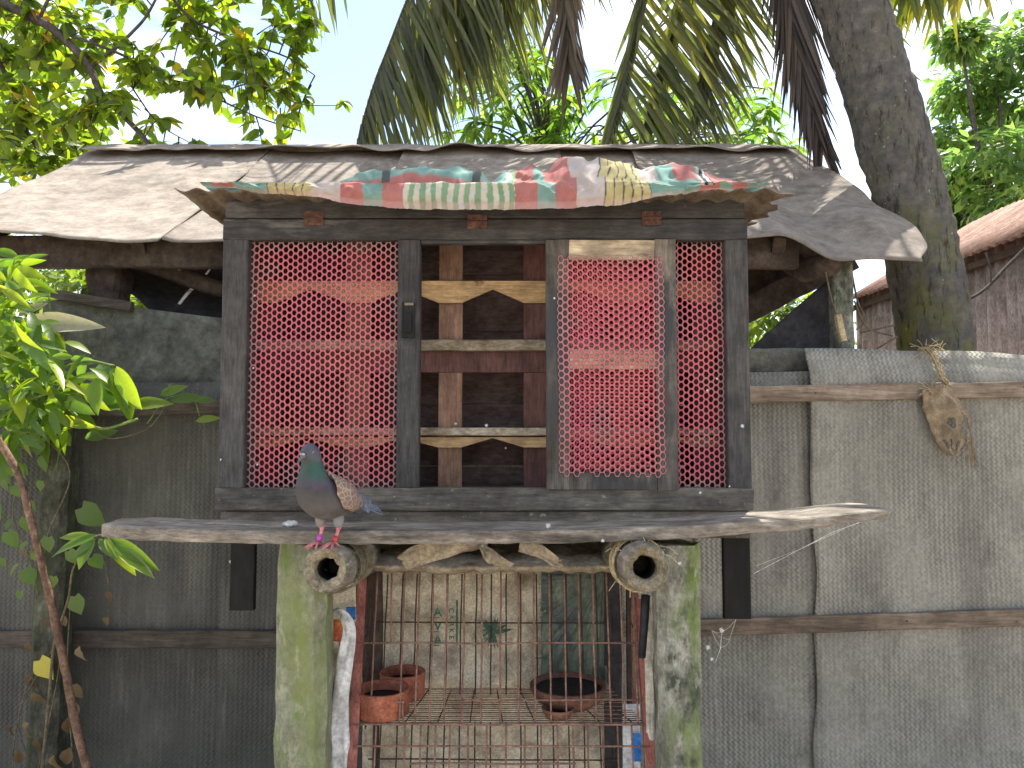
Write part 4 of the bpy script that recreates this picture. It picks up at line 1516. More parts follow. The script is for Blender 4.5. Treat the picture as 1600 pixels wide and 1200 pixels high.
yb = -.03
ribbon([P(628, 880, yb), P(660, 866, yb - .02), P(710, 858, yb), P(762, 850, yb + .05)], [(0, .055), (.3, .07), (1, .03)], [(0, .2), (1, .6)], 'sacking_fold', m_drape,
       'pointed fold of beige sacking left of the middle, under the plank', 'sacking', 2, crumple=.016, group='sacking folds under the plank')
ribbon([P(752, 852, yb), P(770, 872, yb - .02), P(800, 884, yb)], [(0, .02), (.5, .05), (1, .03)], [(0, 0), (1, .8)], 'sacking_fold', m_drape,
       'short drooping beige sacking fold in the middle, under the plank', 'sacking', 3, crumple=.016, group='sacking folds under the plank')
ribbon([P(812, 848, yb), P(845, 862, yb - .03), P(872, 880, yb - .02), P(880, 876, yb - .02)], [(0, .06), (.5, .035), (1, .02)], [(0, .3), (1, 0)], 'sacking_fold', m_drape,
       'narrow knotted beige sacking strip at the right, under the plank', 'sacking', 4, crumple=.016, group='sacking folds under the plank')
# plastic and cloth strips beside the cage
ribbon([P(516, 962, -.1), P(533, 957, -.14), P(546, 985, -.15), P(538, 1040, -.14), P(531, 1110, -.13), P(534, 1230, -.12), P(532, 1320, -.12)], [(0, .02), (.15, .03), (.5, .05), (1, .055)],
       [(0, .8), (.3, .2), (1, -.2)], 'plastic_strip', m_white, 'white plastic strip looped between the green post and the cage', 'plastic strip', 5, 70, crumple=.014)
bm = grid(sackfn(508, 556, 905, 1300, -.02, .02, 31), 14, 60)
solo('sacking_curtain', bm, m_sack, 'pale sacking hanging behind the white strip beside the green post', 'sacking', True, solid=.002)
ribbon([P(1016, 930, -.06), P(1014, 1000, -.08), P(1016, 1100, -.1), P(1018, 1220, -.12)], [(0, .02), (.5, .03), (1, .022)], [(0, .1), (.5, .6), (1, 0)], 'plastic_strip', m_offwhite,
       'yellowed plastic strip hanging left of the grey concrete post', 'plastic strip', 6, 60)
bm = bmesh.new()
tube(bm, [P(1009, 930, -.14), P(1007, 965, -.14), P(1005, 1000, -.135), P(1003, 1027, -.13)], [.0135, .0125, .0125, .0115], 12, jit=.25)
solo('taped_stick', bm, m_tape, 'black taped stick hanging below the right bamboo end', 'stick', True)
pk = thing('wrapper', 'small red and yellow wrapper between green post and cage', 'wrapper', P(530, 990, -.09))
part('wrapper_sheet', grid(sackfn(521, 542, 968, 1002, -.09, .01, 41), 10, 14), m_redpl, pk, True, solid=.001)
bm = tube(bmesh.new(), [P(530, 1000, -.092), P(531, 1012, -.092), P(527, 1028, -.092)], .002, 5)
part('tail', bm, m_redpl, pk)
bm = grid(sackfn(541, 556, 948, 968, -.06, .008, 51), 8, 8)
solo('blue_scrap', bm, m_blue, 'tiny dark blue plastic scrap above the white strip', 'scrap', True, solid=.001)
bag = thing('plastic_bag', 'white and blue plastic bag low on the right side of the cage', 'bag', P(990, 1180, .0))
part('white_film', grid(sackfn(973, 1000, 1100, 1290, .02, .012, 61), 10, 30), m_white, bag, True, solid=.001)
part('blue_film', grid(sackfn(989, 1002, 1146, 1190, -.005, .006, 63), 8, 12), m_blue, bag, True, solid=.001)

# ------------------------------------------------------------------ pigeon
fx = P(515, 857, -.365)
fx.z = cl.z + rl * 1.0 - .004
pig = thing('pigeon', 'grey pigeon with green neck and brown wings on the left bamboo end', 'pigeon', fx)
YAW = math.atan2(-.86, -.51)
PM = Matrix.Translation(fx) @ Matrix.Rotation(YAW, 4, 'Z') @ Matrix.Diagonal((.86, 1.16, .97, 1))
spine = [(-.150, .098, .004, .004), (-.125, .100, .018, .012), (-.085, .108, .034, .028), (-.040, .118, .052, .045), (0.0, .125, .0615, .055), (.030, .133, .062, .06), (.055, .148, .056, .058),
         (.070, .168, .048, .051), (.076, .192, .038, .041), (.079, .214, .030, .032), (.082, .232, .0262, .0275), (.088, .249, .0258, .0265), (.094, .264, .022, .0225), (.099, .275, .0135, .0145), (.102, .28, .003, .003)]
sp = smooth_pts([V((a, 0, b)) for a, b, _, _ in spine], 3)
rs1 = smooth_pts([V((c, d, 0)) for _, _, c, d in spine], 3)
bm = bmesh.new()
rings = []
for i, p in enumerate(sp):
    d = (sp[min(i + 1, len(sp) - 1)] - sp[max(0, i - 1)]).normalized()
    o = V((0, 1, 0))
    u2 = d.cross(o).normalized()
    w_, h_ = max(.002, rs1[i].x), max(.002, rs1[i].y)
    rings.append([bm.verts.new(p + o * cos(2 * pi * k2 / 22) * w_ + u2 * sin(2 * pi * k2 / 22) * h_) for k2 in range(22)])
for a, b in zip(rings, rings[1:]):
    for k2 in range(22):
        bm.faces.new((a[k2], a[(k2 + 1) % 22], b[(k2 + 1) % 22], b[k2]))
bm.faces.new(list(reversed(rings[0])))
bm.faces.new(rings[-1])
for v in bm.verts:
    v.co += v.co.normalized() * .0016 * noise.noise(v.co * 60)
bmesh.ops.recalc_face_normals(bm, faces=bm.faces)
local = [v.co.copy() for v in bm.verts]
bm.transform(PM)
body = part('body', bm, m_bird, pig, True)


def bcol(i, co):
    p = local[i]
    z = p.z + .004 * noise.noise(p * 50)
    gry, dk, grn, pur, head, pale = (.1, .092, .09), (.058, .054, .058), (.035, .085, .066), (.085, .055, .085), (.085, .088, .108), (.2, .19, .18)
    if z > .236:
        c = head
    elif z > .165:
        t = sstep(.165, .2, z)
        gk = sstep(-.2, .3, noise.noise(p * 28))
        c = tuple(lerp(pur[k], lerp(grn[k], gry[k], .25 * (1 - gk)), t) for k in range(3))
    else:
        t = sstep(.165, .11, z)
        c = tuple(lerp(dk[k], gry[k], t) for k in range(3))
        if p.x < -.02:
            t2 = sstep(-.02, -.08, p.x)
            c = tuple(lerp(c[k], pale[k], t2 * .6) for k in range(3))
        if z < .085:
            c = tuple(lerp(c[k], pale[k], .5) for k in range(3))
    return c


color_attr(body.data, bcol)
# wings: shells over the flanks, with long primaries behind
for s in (-1, 1):
    def fn(u, v, s=s):
        x = lerp(.058, -.122, u)
        w0 = interp([(0, .2), (.15, .8), (.45, 1.0), (.75, .7), (1, .15)], u)
        ang = lerp(-.55 * w0, 1.05, v)
        ii = min(range(len(sp)), key=lambda k2: abs(sp[k2].x - x) + (sp[k2].z > .17) * 9)
        rx, rz, cz = rs1[ii].x, rs1[ii].y, sp[ii].z
        rx = max(rx, .024)
        k2 = 1.11 + .06 * sin(pi * u) + .012 * noise.noise(V((u * 9, v * 7, s)))
        return V((x, s * cos(ang) * rx * k2, cz + .004 + sin(ang) * max(rz, .018) * k2))
    bm = grid(fn, 22, 12)
    bm.transform(PM)
    wg = part('wing', bm, m_wing, pig, True, solid=.004)
    bm = bmesh.new()
    for k2 in range(6):
        a = V((-.06 - .006 * k2, s * (.046 - .004 * k2), .128 - .004 * k2))
        b = V((-.175 + .008 * k2, s * (.012 + .003 * k2), .112 - .006 * k2))
        w_ = .011
        q = [a + V((0, 0, w_)), a + V((0, 0, -w_)), b.lerp(a, .3) + V((0, s * .004, -w_ * .9)), b, b.lerp(a, .25) + V((0, s * .002, w_ * .7))]
        bm.faces.new([bm.verts.new(x_ + V((0, s * .0012 * k2, 0))) for x_ in q])
    bm.transform(PM)
    part('primaries', bm, m_tail, wg, False, solid=.0015)
bm = bmesh.new()
for k2 in range(7):
    t = (k2 - 3) / 3
    a = V((-.1, t * .012, .1 + .002 * (3 - abs(k2 - 3))))
    b = V((-.222 + .004 * abs(k2 - 3), t * .024, .088 - .02 * abs(t) ** 1.5))
    w_ = .0075
    e_ = V((0, 0, -.005 * (1 if t >= 0 else -1)))
    q = [a + V((0, w_, 0)) + e_, a + V((0, -w_, 0)) - e_, b + V((.01, -w_ * 1.2, 0)) - e_, b, b + V((.01, w_ * 1.2, 0)) + e_]
    bm.faces.new([bm.verts.new(x_ + V((0, 0, .0008 * k2))) for x_ in q])
bm.transform(PM)
part('tail', bm, m_tail, pig, False, solid=.002)
# head details: head turned a little towards the camera
hc = PM @ V((.089, 0, .253))
hd = V((-.5, -.84, -.16)).normalized()
hs = hd.cross(V((0, 0, 1))).normalized()
hu = hs.cross(hd).normalized()
bm = bmesh.new()
b0 = hc + hd * .0215 - hu * .002
for k2, (w_, h_, f_, dz) in enumerate(((.0068, .008, 0, 0), (.0055, .0065, .008, -.002), (.004, .005, .017, -.006), (.0008, .001, .027, -.014))):
    ring_ = [bm.verts.new(b0 + hd * f_ + hs * cos(a * pi / 5) * w_ + hu * (sin(a * pi / 5) * h_ + dz)) for a in range(10)]
    if k2:
        for a in range(10):
            bm.faces.new((prev[a], prev[(a + 1) % 10], ring_[(a + 1) % 10], ring_[a]))
    prev = ring_
bm.faces.new(prev)
part('beak', bm, m_beak, pig, True)
bm = bmesh.new()
for s in (-1, 1):
    bmesh.ops.create_uvsphere(bm, u_segments=10, v_segments=6, radius=1,
                              matrix=Matrix.Translation(b0 + hd * .005 + hs * s * .0035 + hu * .0058) @ Matrix.Diagonal((.0042, .005, .0034, 1)))
part('cere', bm, m_cere, pig, True)
for s in (-1, 1):
    ec = hc + hd * .009 + hs * s * .0215 + hu * .005
    ed = (hs * s + hd * .55).normalized()
    bm = bmesh.new()
    bmesh.ops.create_uvsphere(bm, u_segments=12, v_segments=8, radius=.0043, matrix=Matrix.Translation(ec))
    ey = part('eye', bm, m_eye, pig, True)
    bm = bmesh.new()
    bmesh.ops.create_uvsphere(bm, u_segments=10, v_segments=6, radius=.0023, matrix=Matrix.Translation(ec + ed * .0026))
    part('pupil', bm, m_pupil, ey, True)
# legs
for s, ox, mr, nm in ((-1, .012, m_ringpur, 'magenta'), (1, -.004, m_ringred, 'red')):
    hip = PM @ V((-.004 + ox, s * .022, .078))
    foot = PM @ V((.012 + ox, s * .018, .008))
    ank = hip.lerp(foot, .5) + V((.004, .006, 0))
    bm = tube(bmesh.new(), smooth_pts([hip, ank, foot], 4), [.014, .013, .012, .009, .0055, .0045, .0042, .0042, .005][:9], 9)
    lg = part('leg', bm, m_pinkleg, pig, True)
    lg.data.materials.append(m_bird)
    c = foot.lerp(ank, .3)
    bm = tube(bmesh.new(), [c - (ank - foot).normalized() * .007, c + (ank - foot).normalized() * .007], .0072, 12)
    part('leg_ring', bm, mr, lg, True)
    bm = bmesh.new()
    base_ang = YAW
    for a, L in ((0, .036), (.6, .03), (-.6, .03), (pi, .018)):
        d = V((cos(base_ang + a), sin(base_ang + a), 0))
        e1 = foot + d * L * .5 + V((0, 0, -.002))
        e2 = foot + d * L + V((0, 0, -.009))
        tube(bm, [foot + V((0, 0, .002)), e1, e2, e2 + d * .004 + V((0, 0, -.004))], [.0042, .0036, .003, .001], 7)
    part('foot', bm, m_pinkleg, lg, True)
# thigh feathers
bm = bmesh.new()
for s, ox in ((-1, .012), (1, -.004)):
    bmesh.ops.create_uvsphere(bm, u_segments=12, v_segments=8, radius=1, matrix=PM @ Matrix.Translation((-.002 + ox, s * .022, .072)) @ Matrix.Diagonal((.017, .014, .026, 1)))
th = part('thigh', bm, m_bird, pig, True)
color_attr(th.data, lambda i, co: (.24, .23, .23))


# ------------------------------------------------------------------ leaves
def leaf_bm(L=1.0, Wd=.36, segs=5, fold=.25, droop=.25, shape='lance', bm=None, M4=None, wavy=0.0):
    """leaf along +X from the origin, normal +Z"""
    bm = bm or bmesh.new()
    rows = []
    for i in range(segs + 1):
        t = i / segs
        if shape == 'lance':
            w_ = sin(pi * t ** .85) ** .9 if 0 < t < 1 else 0.02
        elif shape == 'heart':
            w_ = interp([(0, .5), (.14, .88), (.3, 1.0), (.5, .86), (.7, .55), (.86, .27), (1, .0)], t)
        else:
            w_ = sin(pi * t ** .7) ** .75 if 0 < t < 1 else .03
        hw = Wd * L * .5 * w_
        x = t * L
        z = -droop * L * t * t
        back = -.13 * L if shape == 'heart' and i == 0 else 0
        wv = wavy * L * sin(i * 2.1)
        pts = [V((x + back, hw, z + fold * hw + wv)), V((x, 0, z)), V((x + back, -hw, z + fold * hw - wv))]
        rows.append([bm.verts.new((M4 @ p) if M4 else p) for p in pts])
    for a, b in zip(rows, rows[1:]):
        bm.faces.new((a[0], a[1], b[1], b[0]))
        bm.faces.new((a[1], a[2], b[2], b[1]))
    return bm


def leaf_mesh(name, mat, **kw):
    me = to_mesh(name, leaf_bm(**kw), mat, True)
    return me


def frame(p, d, up=V((0, 0, 1)), roll=0.0, s=1.0):
    d = V(d).normalized()
    y = V(up).cross(d)
    if y.length < 1e-4:
        y = V((0, 1, 0))
    y.normalize()
    z = d.cross(y)
    m = Matrix((d, y, z)).transposed().to_4x4()
    return Matrix.Translation(p) @ m @ Matrix.Rotation(roll, 4, 'X') @ Matrix.Scale(s, 4)


def rdir(z0=-1, z1=1):
    a = rnd.uniform(0, 2 * pi)
    return V((cos(a), sin(a), rnd.uniform(z0, z1))).normalized()


# --- palm
def frond_rachis(pts, r0, r1, parent, mat, sub=8):
    c = smooth_pts(pts, sub)
    bm = tube(bmesh.new(), c, [lerp(r0, r1, i / (len(c) - 1)) for i in range(len(c))], 6)
    return part('frond', bm, mat, parent, True), c


def leaflet_path(p, d, L, droop, nseg=5):
    out = [p]
    q = p.copy()
    d = d.normalized()
    for i in range(nseg):
        d = (d + V((0, 0, -droop))).normalized()
        q = q + d * (L / nseg)
        out.append(q.copy())
    return out


def leaflet_into(bm, path, w, twist):
    rows = []
    nn = len(path)
    for i, p in enumerate(path):
        t = i / (nn - 1)
        d = (path[min(i + 1, nn - 1)] - path[max(0, i - 1)]).normalized()
        s = d.cross(V((sin(twist), -cos(twist), .25)))
        if s.length < .05:
            s = V((1, 0, 0))
        s.normalize()
        nr = d.cross(s)
        ww = w * (.55 + .45 * min(1, t * 5)) * (1 - t ** 2.2) + .0012
        rows.append([bm.verts.new(p + s * ww * .5 + nr * ww * .16), bm.verts.new(p), bm.verts.new(p - s * ww * .5 + nr * ww * .16)])
    for a, b in zip(rows, rows[1:]):
        bm.faces.new((a[0], a[1], b[1], b[0]))
        bm.faces.new((a[1], a[2], b[2], b[1]))


def leaflets(fr, curve, n_, dirs, Ls, w, mat, droop=.06, t0=.12, t1=1.0, jit=.14, single=True, sides=(0, 1), wl=None):
    """dirs: per side a function t -> world direction"""
    bm = bmesh.new()
    m = len(curve) - 1
    for i in range(n_):
        t = lerp(t0, t1, (i + rnd.random() * .6) / n_)
        k = min(m - 1, int(t * m))
        p = curve[k].lerp(curve[k + 1], t * m - k)
        for s in sides:
            d = V(dirs[s](t)).normalized() + V((rnd.uniform(-jit, jit), rnd.uniform(-jit, jit) * 1.6, rnd.uniform(-jit, jit) * .7))
            L = Ls[s](t) * rnd.uniform(.78, 1.12)
            path = leaflet_path(p, d, L, droop * rnd.uniform(.5, 1.5))
            ww = w * rnd.uniform(.75, 1.15)
            if single:
                b1 = bmesh.new()
                leaflet_into(b1, path, ww, rnd.uniform(-.9, .9))
                part('leaflet', b1, mat, fr, True)
            else:
                leaflet_into(bm, path, ww, rnd.uniform(-1, 1))
    if single:
        bm.free()
    else:
        part('leaflets', bm, mat, fr, True, kind='stuff')


YT = 1.92
TR = [(1468, 671), (1464, 560), (1458, 500), (1441, 400), (1419, 300), (1390, 200), (1359, 100), (1328, 0), (1294, -110), (1255, -240), (1210, -390), (1165, -540)]
palm = thing('coconut_palm', 'tall leaning coconut palm with mossy trunk behind the right fence', 'palm tree', V((P(1470, 671, YT).x + .03, YT, 0)))
tp = [V((P(1470, 671, YT).x + .03, YT, 0)), V((P(1469, 671, YT).x + .01, YT, .8))] + [P(a, b, YT) for a, b in TR]
tp = smooth_pts(tp, 14)
rad = []
for i, p in enumerate(tp):
    r = interp([(0, .30), (.5, .235), (1.2, .205), (1.8, .198), (2.2, .198), (2.8, .196), (4, .19), (6.5, .16)], p.z)
    if p.z > .1:
        r *= 1 + .034 * (((p.z * 9.0 + .8 * noise.noise(V((p.z * 3, 0, 0)))) % 1.0) - .5)
    rad.append(r * 1.0)
fine = []
bm = tube(bmesh.new(), tp, rad, 28, jit=.07)
part('trunk', bm, m_trunk, palm, True)
crown = tp[-1]


def vdir(ang, dep=0.0):
    """unit vector in the picture plane: ang degrees from straight down, positive to the right"""
    a = radians(ang)
    return V((sin(a), dep, -cos(a)))


pm2 = PXL(2.0)
pm4 = PXL(2.8)
f1, c1 = frond_rachis([crown, P(1000, -450, 2.2), P(830, -280, 2.5), P(720, -150, 2.7), P(650, -30, 2.78), P(608, 70, 2.8), P(578, 150, 2.8), P(553, 245, 2.8)], .012, .004, palm, m_palm_dry)
leaflets(f1, c1, 74, [lambda t: vdir(lerp(32, 20, t), 0), lambda t: vdir(lerp(8, -5, t), .25)], [lambda t: lerp(330, 170, t) * pm4, lambda t: lerp(300, 90, t) * pm4], 9.5 * pm4, m_palm, .05, .28)
f2, c2 = frond_rachis([crown, P(1110, -420, 2.1), P(1070, -250, 2.4), P(1030, -100, 2.65), P(1002, 20, 2.78), P(975, 120, 2.8), P(945, 250, 2.82)], .012, .004, palm, m_palm_dry)
leaflets(f2, c2, 70, [lambda t: vdir(lerp(52, 32, t), 0), lambda t: vdir(lerp(-30, -12, t), .2)], [lambda t: lerp(340, 200, t) * pm4, lambda t: lerp(180, 110, t) * pm4], 9.5 * pm4, m_palm, .06, .3)
f3, c3 = frond_rachis([crown, P(1000, -420, 2.1), P(915, -260, 2.1), P(884, -120, 2.1), P(884, 0, 2.1), P(889, 90, 2.1)], .018, .004, palm, m_palm_dry)
leaflets(f3, c3, 34, [lambda t: vdir(16, -.1), lambda t: vdir(-13, .1)], [lambda t: lerp(190, 120, t) * pm2] * 2, 11 * pm2, m_palm_dry, .08, .45, single=False)
f5, c5 = frond_rachis([crown, P(1010, -400, 2.3), P(880, -260, 2.6), P(770, -130, 2.85), P(700, -50, 2.95), P(660, 30, 3.0), P(640, 100, 3.0)], .011, .004, palm, m_palm_dry)
leaflets(f5, c5, 64, [lambda t: vdir(lerp(24, 14, t), 0), lambda t: vdir(lerp(12, 2, t), .2)], [lambda t: lerp(330, 190, t) * pm4, lambda t: lerp(300, 150, t) * pm4], 9.5 * pm4, m_palm, .04, .35, single=False)
f7, c7 = frond_rachis([crown, P(1080, -400, 2.2), P(980, -300, 2.5), P(880, -190, 2.8), P(800, -100, 2.9), P(745, -20, 2.95), P(715, 60, 2.95)], .011, .004, palm, m_palm_dry)
leaflets(f7, c7, 60, [lambda t: vdir(lerp(30, 16, t), 0), lambda t: vdir(lerp(10, 2, t), .2)], [lambda t: lerp(300, 170, t) * pm4, lambda t: lerp(280, 140, t) * pm4], 9 * pm4, m_palm, .05, .4, single=False)
f8, c8 = frond_rachis([crown, P(1170, -400, 2.2), P(1170, -260, 2.5), P(1155, -130, 2.8), P(1130, -20, 2.9), P(1105, 70, 2.9), P(1090, 150, 2.9)], .011, .004, palm, m_palm_dry)
leaflets(f8, c8, 54, [lambda t: vdir(lerp(34, 26, t), 0), lambda t: vdir(lerp(-12, -4, t), .2)], [lambda t: lerp(260, 130, t) * pm4, lambda t: lerp(240, 110, t) * pm4], 9 * pm4, m_palm, .05, .4, single=False)
f6, c6 = frond_rachis([crown, P(1150, -380, 2.3), P(1125, -230, 2.6), P(1095, -100, 2.85), P(1062, 10, 2.95), P(1030, 110, 3.0), P(1010, 190, 3.0)], .011, .004, palm, m_palm_dry)
leaflets(f6, c6, 62, [lambda t: vdir(lerp(44, 34, t), 0), lambda t: vdir(lerp(-26, -8, t), .2)], [lambda t: lerp(290, 180, t) * pm4, lambda t: lerp(230, 120, t) * pm4], 9.5 * pm4, m_palm, .05, .35, single=False)
f4, c4 = frond_rachis([crown, P(1205, -420, 2.0), P(1215, -220, 2.05), P(1226, -60, 2.08), P(1240, 40, 2.1), P(1258, 130, 2.12), P(1285, 225, 2.14)], .022, .006, palm, m_palm_dark)
leaflets(f4, c4, 95, [lambda t: vdir(lerp(12, 22, t), -.05), lambda t: vdir(lerp(-7, 0, t), .1)], [lambda t: lerp(330, 90, t) * pm2, lambda t: lerp(280, 80, t) * pm2], 9 * pm2, m_palm_dark, .02, .3, jit=.08, single=False)
# the rest of the crown, above the picture
for k in range(11):
    a = 2 * pi * k / 11 + .35
    el = (.5, .25, .75)[k % 3]
    d = V((cos(a), sin(a), 0))
    if k in (5, 6):
        el += .3
    L = 3.1
    pts = [crown + V((0, 0, .05)), crown + d * L * .3 + V((0, 0, el * .9)), crown + d * L * .65 + V((0, 0, el * .8)), crown + d * L * .95 + V((0, 0, el * .1 - .5)), crown + d * L * 1.12 + V((0, 0, -1.2))]
    fr, cc = frond_rachis(pts, .025, .005, palm, m_palm_dry, 5)
    sd_ = V((-d.y, d.x, 0))
    leaflets(fr, cc, 52, [lambda t: sd_ * .9 + d * .45 + V((0, 0, -.55)), lambda t: -sd_ * .9 + d * .45 + V((0, 0, -.55))], [lambda t: .85 * (1 - .45 * abs(2 * t - .9))] * 2, .045, m_palm, .1, .1, single=False)

palm2 = thing('coconut_palm', 'second palm with yellow green fronds hanging in the top right corner', 'palm tree', V((4.6, 2.9, 0)))
tube_pts = [V((4.6, 2.9, 0)), V((4.5, 2.9, 1.5)), V((4.3, 2.85, 3.2)), V((4.05, 2.8, 4.7))]
part('trunk', tube(bmesh.new(), smooth_pts(tube_pts, 8), .17, 16, jit=.08), m_trunk, palm2, True)
cr2 = tube_pts[-1]
pm3 = PXL(2.7)
for pts, nl in (([cr2, P(1700, -330, 2.7), P(1600, -180, 2.7), P(1490, -70, 2.7), P(1395, -45, 2.7)], 44), ([cr2, P(1780, -330, 2.9), P(1700, -230, 2.9), P(1620, -150, 2.9), P(1540, -90, 2.9)], 30)):
    fr, cc = frond_rachis(pts, .02, .004, palm2, m_palm_dry)
    leaflets(fr, cc, nl, [lambda t: vdir(lerp(12, 4, t), -.1), lambda t: vdir(lerp(-6, -24, t), .15)], [lambda t: lerp(230, 110, t) * pm3] * 2, 12 * pm3, m_palm_yel, .06, .3)
for k in range(5):
    a = 2 * pi * k / 5 + .2
    d = V((cos(a), sin(a), 0))
    if d.x < .2:
        continue
    pts = [cr2, cr2 + d * 1.0 + V((0, 0, .5)), cr2 + d * 2.2 + V((0, 0, .2)), cr2 + d * 2.9 + V((0, 0, -.7))]
    fr, cc = frond_rachis(pts, .025, .005, palm2, m_palm_dry, 5)
    sd_ = V((-d.y, d.x, 0))
    leaflets(fr, cc, 40, [lambda t: sd_ * .9 + d * .45 + V((0, 0, -.55)), lambda t: -sd_ * .9 + d * .45 + V((0, 0, -.55))], [lambda t: .8 * (1 - .45 * abs(2 * t - .9))] * 2, .045, m_palm_yel, .1, .1, single=False)

# --- broad leaved tree, left
tree = thing('broadleaf_tree', 'broad leaved tree with sunlit yellow green leaves behind the left end of the shed', 'tree', V((-5.2, 3.4, 0)))
YB = 2.95
trunk_pts = [V((-5.2, 3.4, 0)), V((-5.25, 3.35, 1.4)), V((-5.1, 3.2, 2.8)), V((-4.9, 3.05, 3.9)), V((-4.6, 2.95, 4.6))]
part('trunk', tube(bmesh.new(), smooth_pts(trunk_pts, 6), [lerp(.17, .09, i / 24) for i in range(25)], 12, jit=.1), m_bark, tree, True)
branches = []


def branch(pts, r0, r1, Y=YB):
    c = smooth_pts([p if isinstance(p, Vector) else P(p[0], p[1], p[2] if len(p) > 2 else Y) for p in pts], 5)
    part('limb', tube(bmesh.new(), c, [lerp(r0, r1, i / (len(c) - 1)) for i in range(len(c))], 7, jit=.1), m_bark, tree, True)
    branches.append(c)
    return c


branch([trunk_pts[-1], (-120, -110), (-20, -12), (40, 22), (78, 42), (112, 72), (140, 106), (158, 146), (192, 180), (225, 216), (262, 268)], .042, .016)
branch([(45, 26), (100, 52), (165, 75), (240, 108), (320, 145), (400, 182), (470, 205)], .014, .004)
branch([(140, 106), (170, 84), (205, 52), (232, 20), (262, -40)], .014, .008)
branch([(60, 34), (75, 0), (110, -60)], .014, .008)
branch([trunk_pts[-1], (60, -160), (230, -100), (380, -60), (470, -20), (500, 40)], .035, .006)
branch([(230, -100, YB), (260, -20, YB + .2), (300, 30, YB + .3), (370, 62, YB + .3), (450, 90, YB + .3), (492, 118, YB + .3)], .016, .004)
branch([trunk_pts[-1], (-80, 0, 3.4), (0, 100, 3.5), (30, 180, 3.5), (60, 240, 3.5), (80, 290, 3.5)], .03, .006)
branch([trunk_pts[-1], (-120, 60, 3.8), (-20, 170, 3.9), (60, 220, 3.9), (150, 260, 3.9)], .03, .006)
branch([(182, 95, YB + .1), (215, 150, YB + .2), (250, 195, YB + .2), (300, 225, YB + .2)], .008, .003)
branch([(330, 150, YB), (400, 130, YB), (460, 160, YB), (520, 165, YB), (536, 158, YB)], .006, .002)
LM = [leaf_mesh('leaf', m_leaf, L=.15, Wd=w_, fold=f_, droop=d_, shape='oval', segs=6) for w_, f_, d_ in ((.46, .3, .2), (.5, .15, .35), (.42, .45, .1), (.48, .2, .45))]
leafpos = []


def nearest_branch(p):
    best = None
    for c in branches:
        for q in c[4:]:
            dd = (q - p).length
            if best is None or dd < best[0]:
                best = (dd, q)
    return best[1]


def in_crown(px, py):
    r = interp([(-80, 500), (0, 488), (60, 500), (120, 470), (170, 455), (215, 480), (240, 470), (280, 330)], py)
    if px > r:
        return False
    for hx, hy, hr in ((222, 175, 34), (300, 195, 40), (245, 60, 22), (335, 95, 20), (140, 38, 20), (190, 215, 22), (420, 215, 24), (375, 215, 20), (275, 110, 16), (400, 30, 16), (60, 60, 14)):
        if (px - hx) ** 2 + (py - hy) ** 2 < hr * hr:
            return False
    return True


twigs = bmesh.new()
nt_ = 0
while nt_ < 350:
    px, py = rnd.uniform(-70, 500), rnd.uniform(-80, 275)
    if not in_crown(px, py):
        continue
    nt_ += 1
    Y = rnd.uniform(2.75, 4.2)
    p = P(px, py, Y)
    q = nearest_branch(p)
    d = (p - q)
    if d.length > .5:
        q = p - d.normalized() * .5
    mid = (p + q) / 2 + V((0, 0, .05))
    cc = smooth_pts([q, mid, p], 4)
    tube(twigs, cc, [lerp(.006, .0025, i / 8) for i in range(9)], 4, False)
    dd = (p - mid).normalized()
    for k in range(rnd.randint(7, 11)):
        t = rnd.uniform(.35, 1.0)
        j = min(7, int(t * 8))
        b = cc[j]
        ld = (dd * .5 + rdir(-.7, .3)).normalized()
        leafpos.append((b, ld, rnd.uniform(.65, 1.15)))
leaf_ok = []
for b, ld, s in leafpos:
    leaf_ok.append((b.y, b, ld, s))
part('twigs', twigs, m_bark, tree, False, kind='stuff')
leaf_ok.sort(key=lambda e_: e_[0])
rest = bmesh.new()
for i, (_, b, ld, s) in enumerate(leaf_ok):
    M4 = frame(b, ld, V((rnd.uniform(-.5, .5), rnd.uniform(-.5, .5), 1)), rnd.uniform(-.9, .9), s)
    if i < 300:
        piece('leaf', LM[i % 4], M4, tree)
    else:
        leaf_bm(.15, rnd.uniform(.42, .5), 4, .25, rnd.uniform(.1, .45), 'oval', rest, M4)
for k in range(7):                                                  # sprig standing free at the right
    M4 = frame(P(536, 158, YB), rdir(-1, .6), V((0, 0, 1)), rnd.uniform(-1, 1), .6)
    leaf_bm(.15, .45, 4, .25, .3, 'oval', rest, M4)
for k in range(1500):                                                # deeper foliage lower left
    px, py = rnd.uniform(-120, 200), rnd.uniform(-60, 290)
    if px > 60 + .5 * py and rnd.random() < .8:
        continue
    p = P(px, py, rnd.uniform(4.4, 6.0))
    leaf_bm(.2, .46, 3, .25, .3, 'oval', rest, frame(p, rdir(-.8, .4), V((rnd.uniform(-.6, .6), rnd.uniform(-.6, .6), 1)), rnd.uniform(-.8, .8), rnd.uniform(.7, 1.2)))
part('foliage', rest, m_leaf, tree, True, kind='stuff')


# --- narrow leaved tree behind the palm fronds
def whorl(bm, p, n_, L, wd, droop):
    for k in range(n_):
        a = rnd.uniform(0, 2 * pi)
        d = V((cos(a), sin(a), rnd.uniform(-.5, .5)))
        leaf_bm(L, wd, 4, .2, droop, 'lance', bm, frame(p, d, V((0, 0, 1)), rnd.uniform(-.5, .5), rnd.uniform(.7, 1.2)))


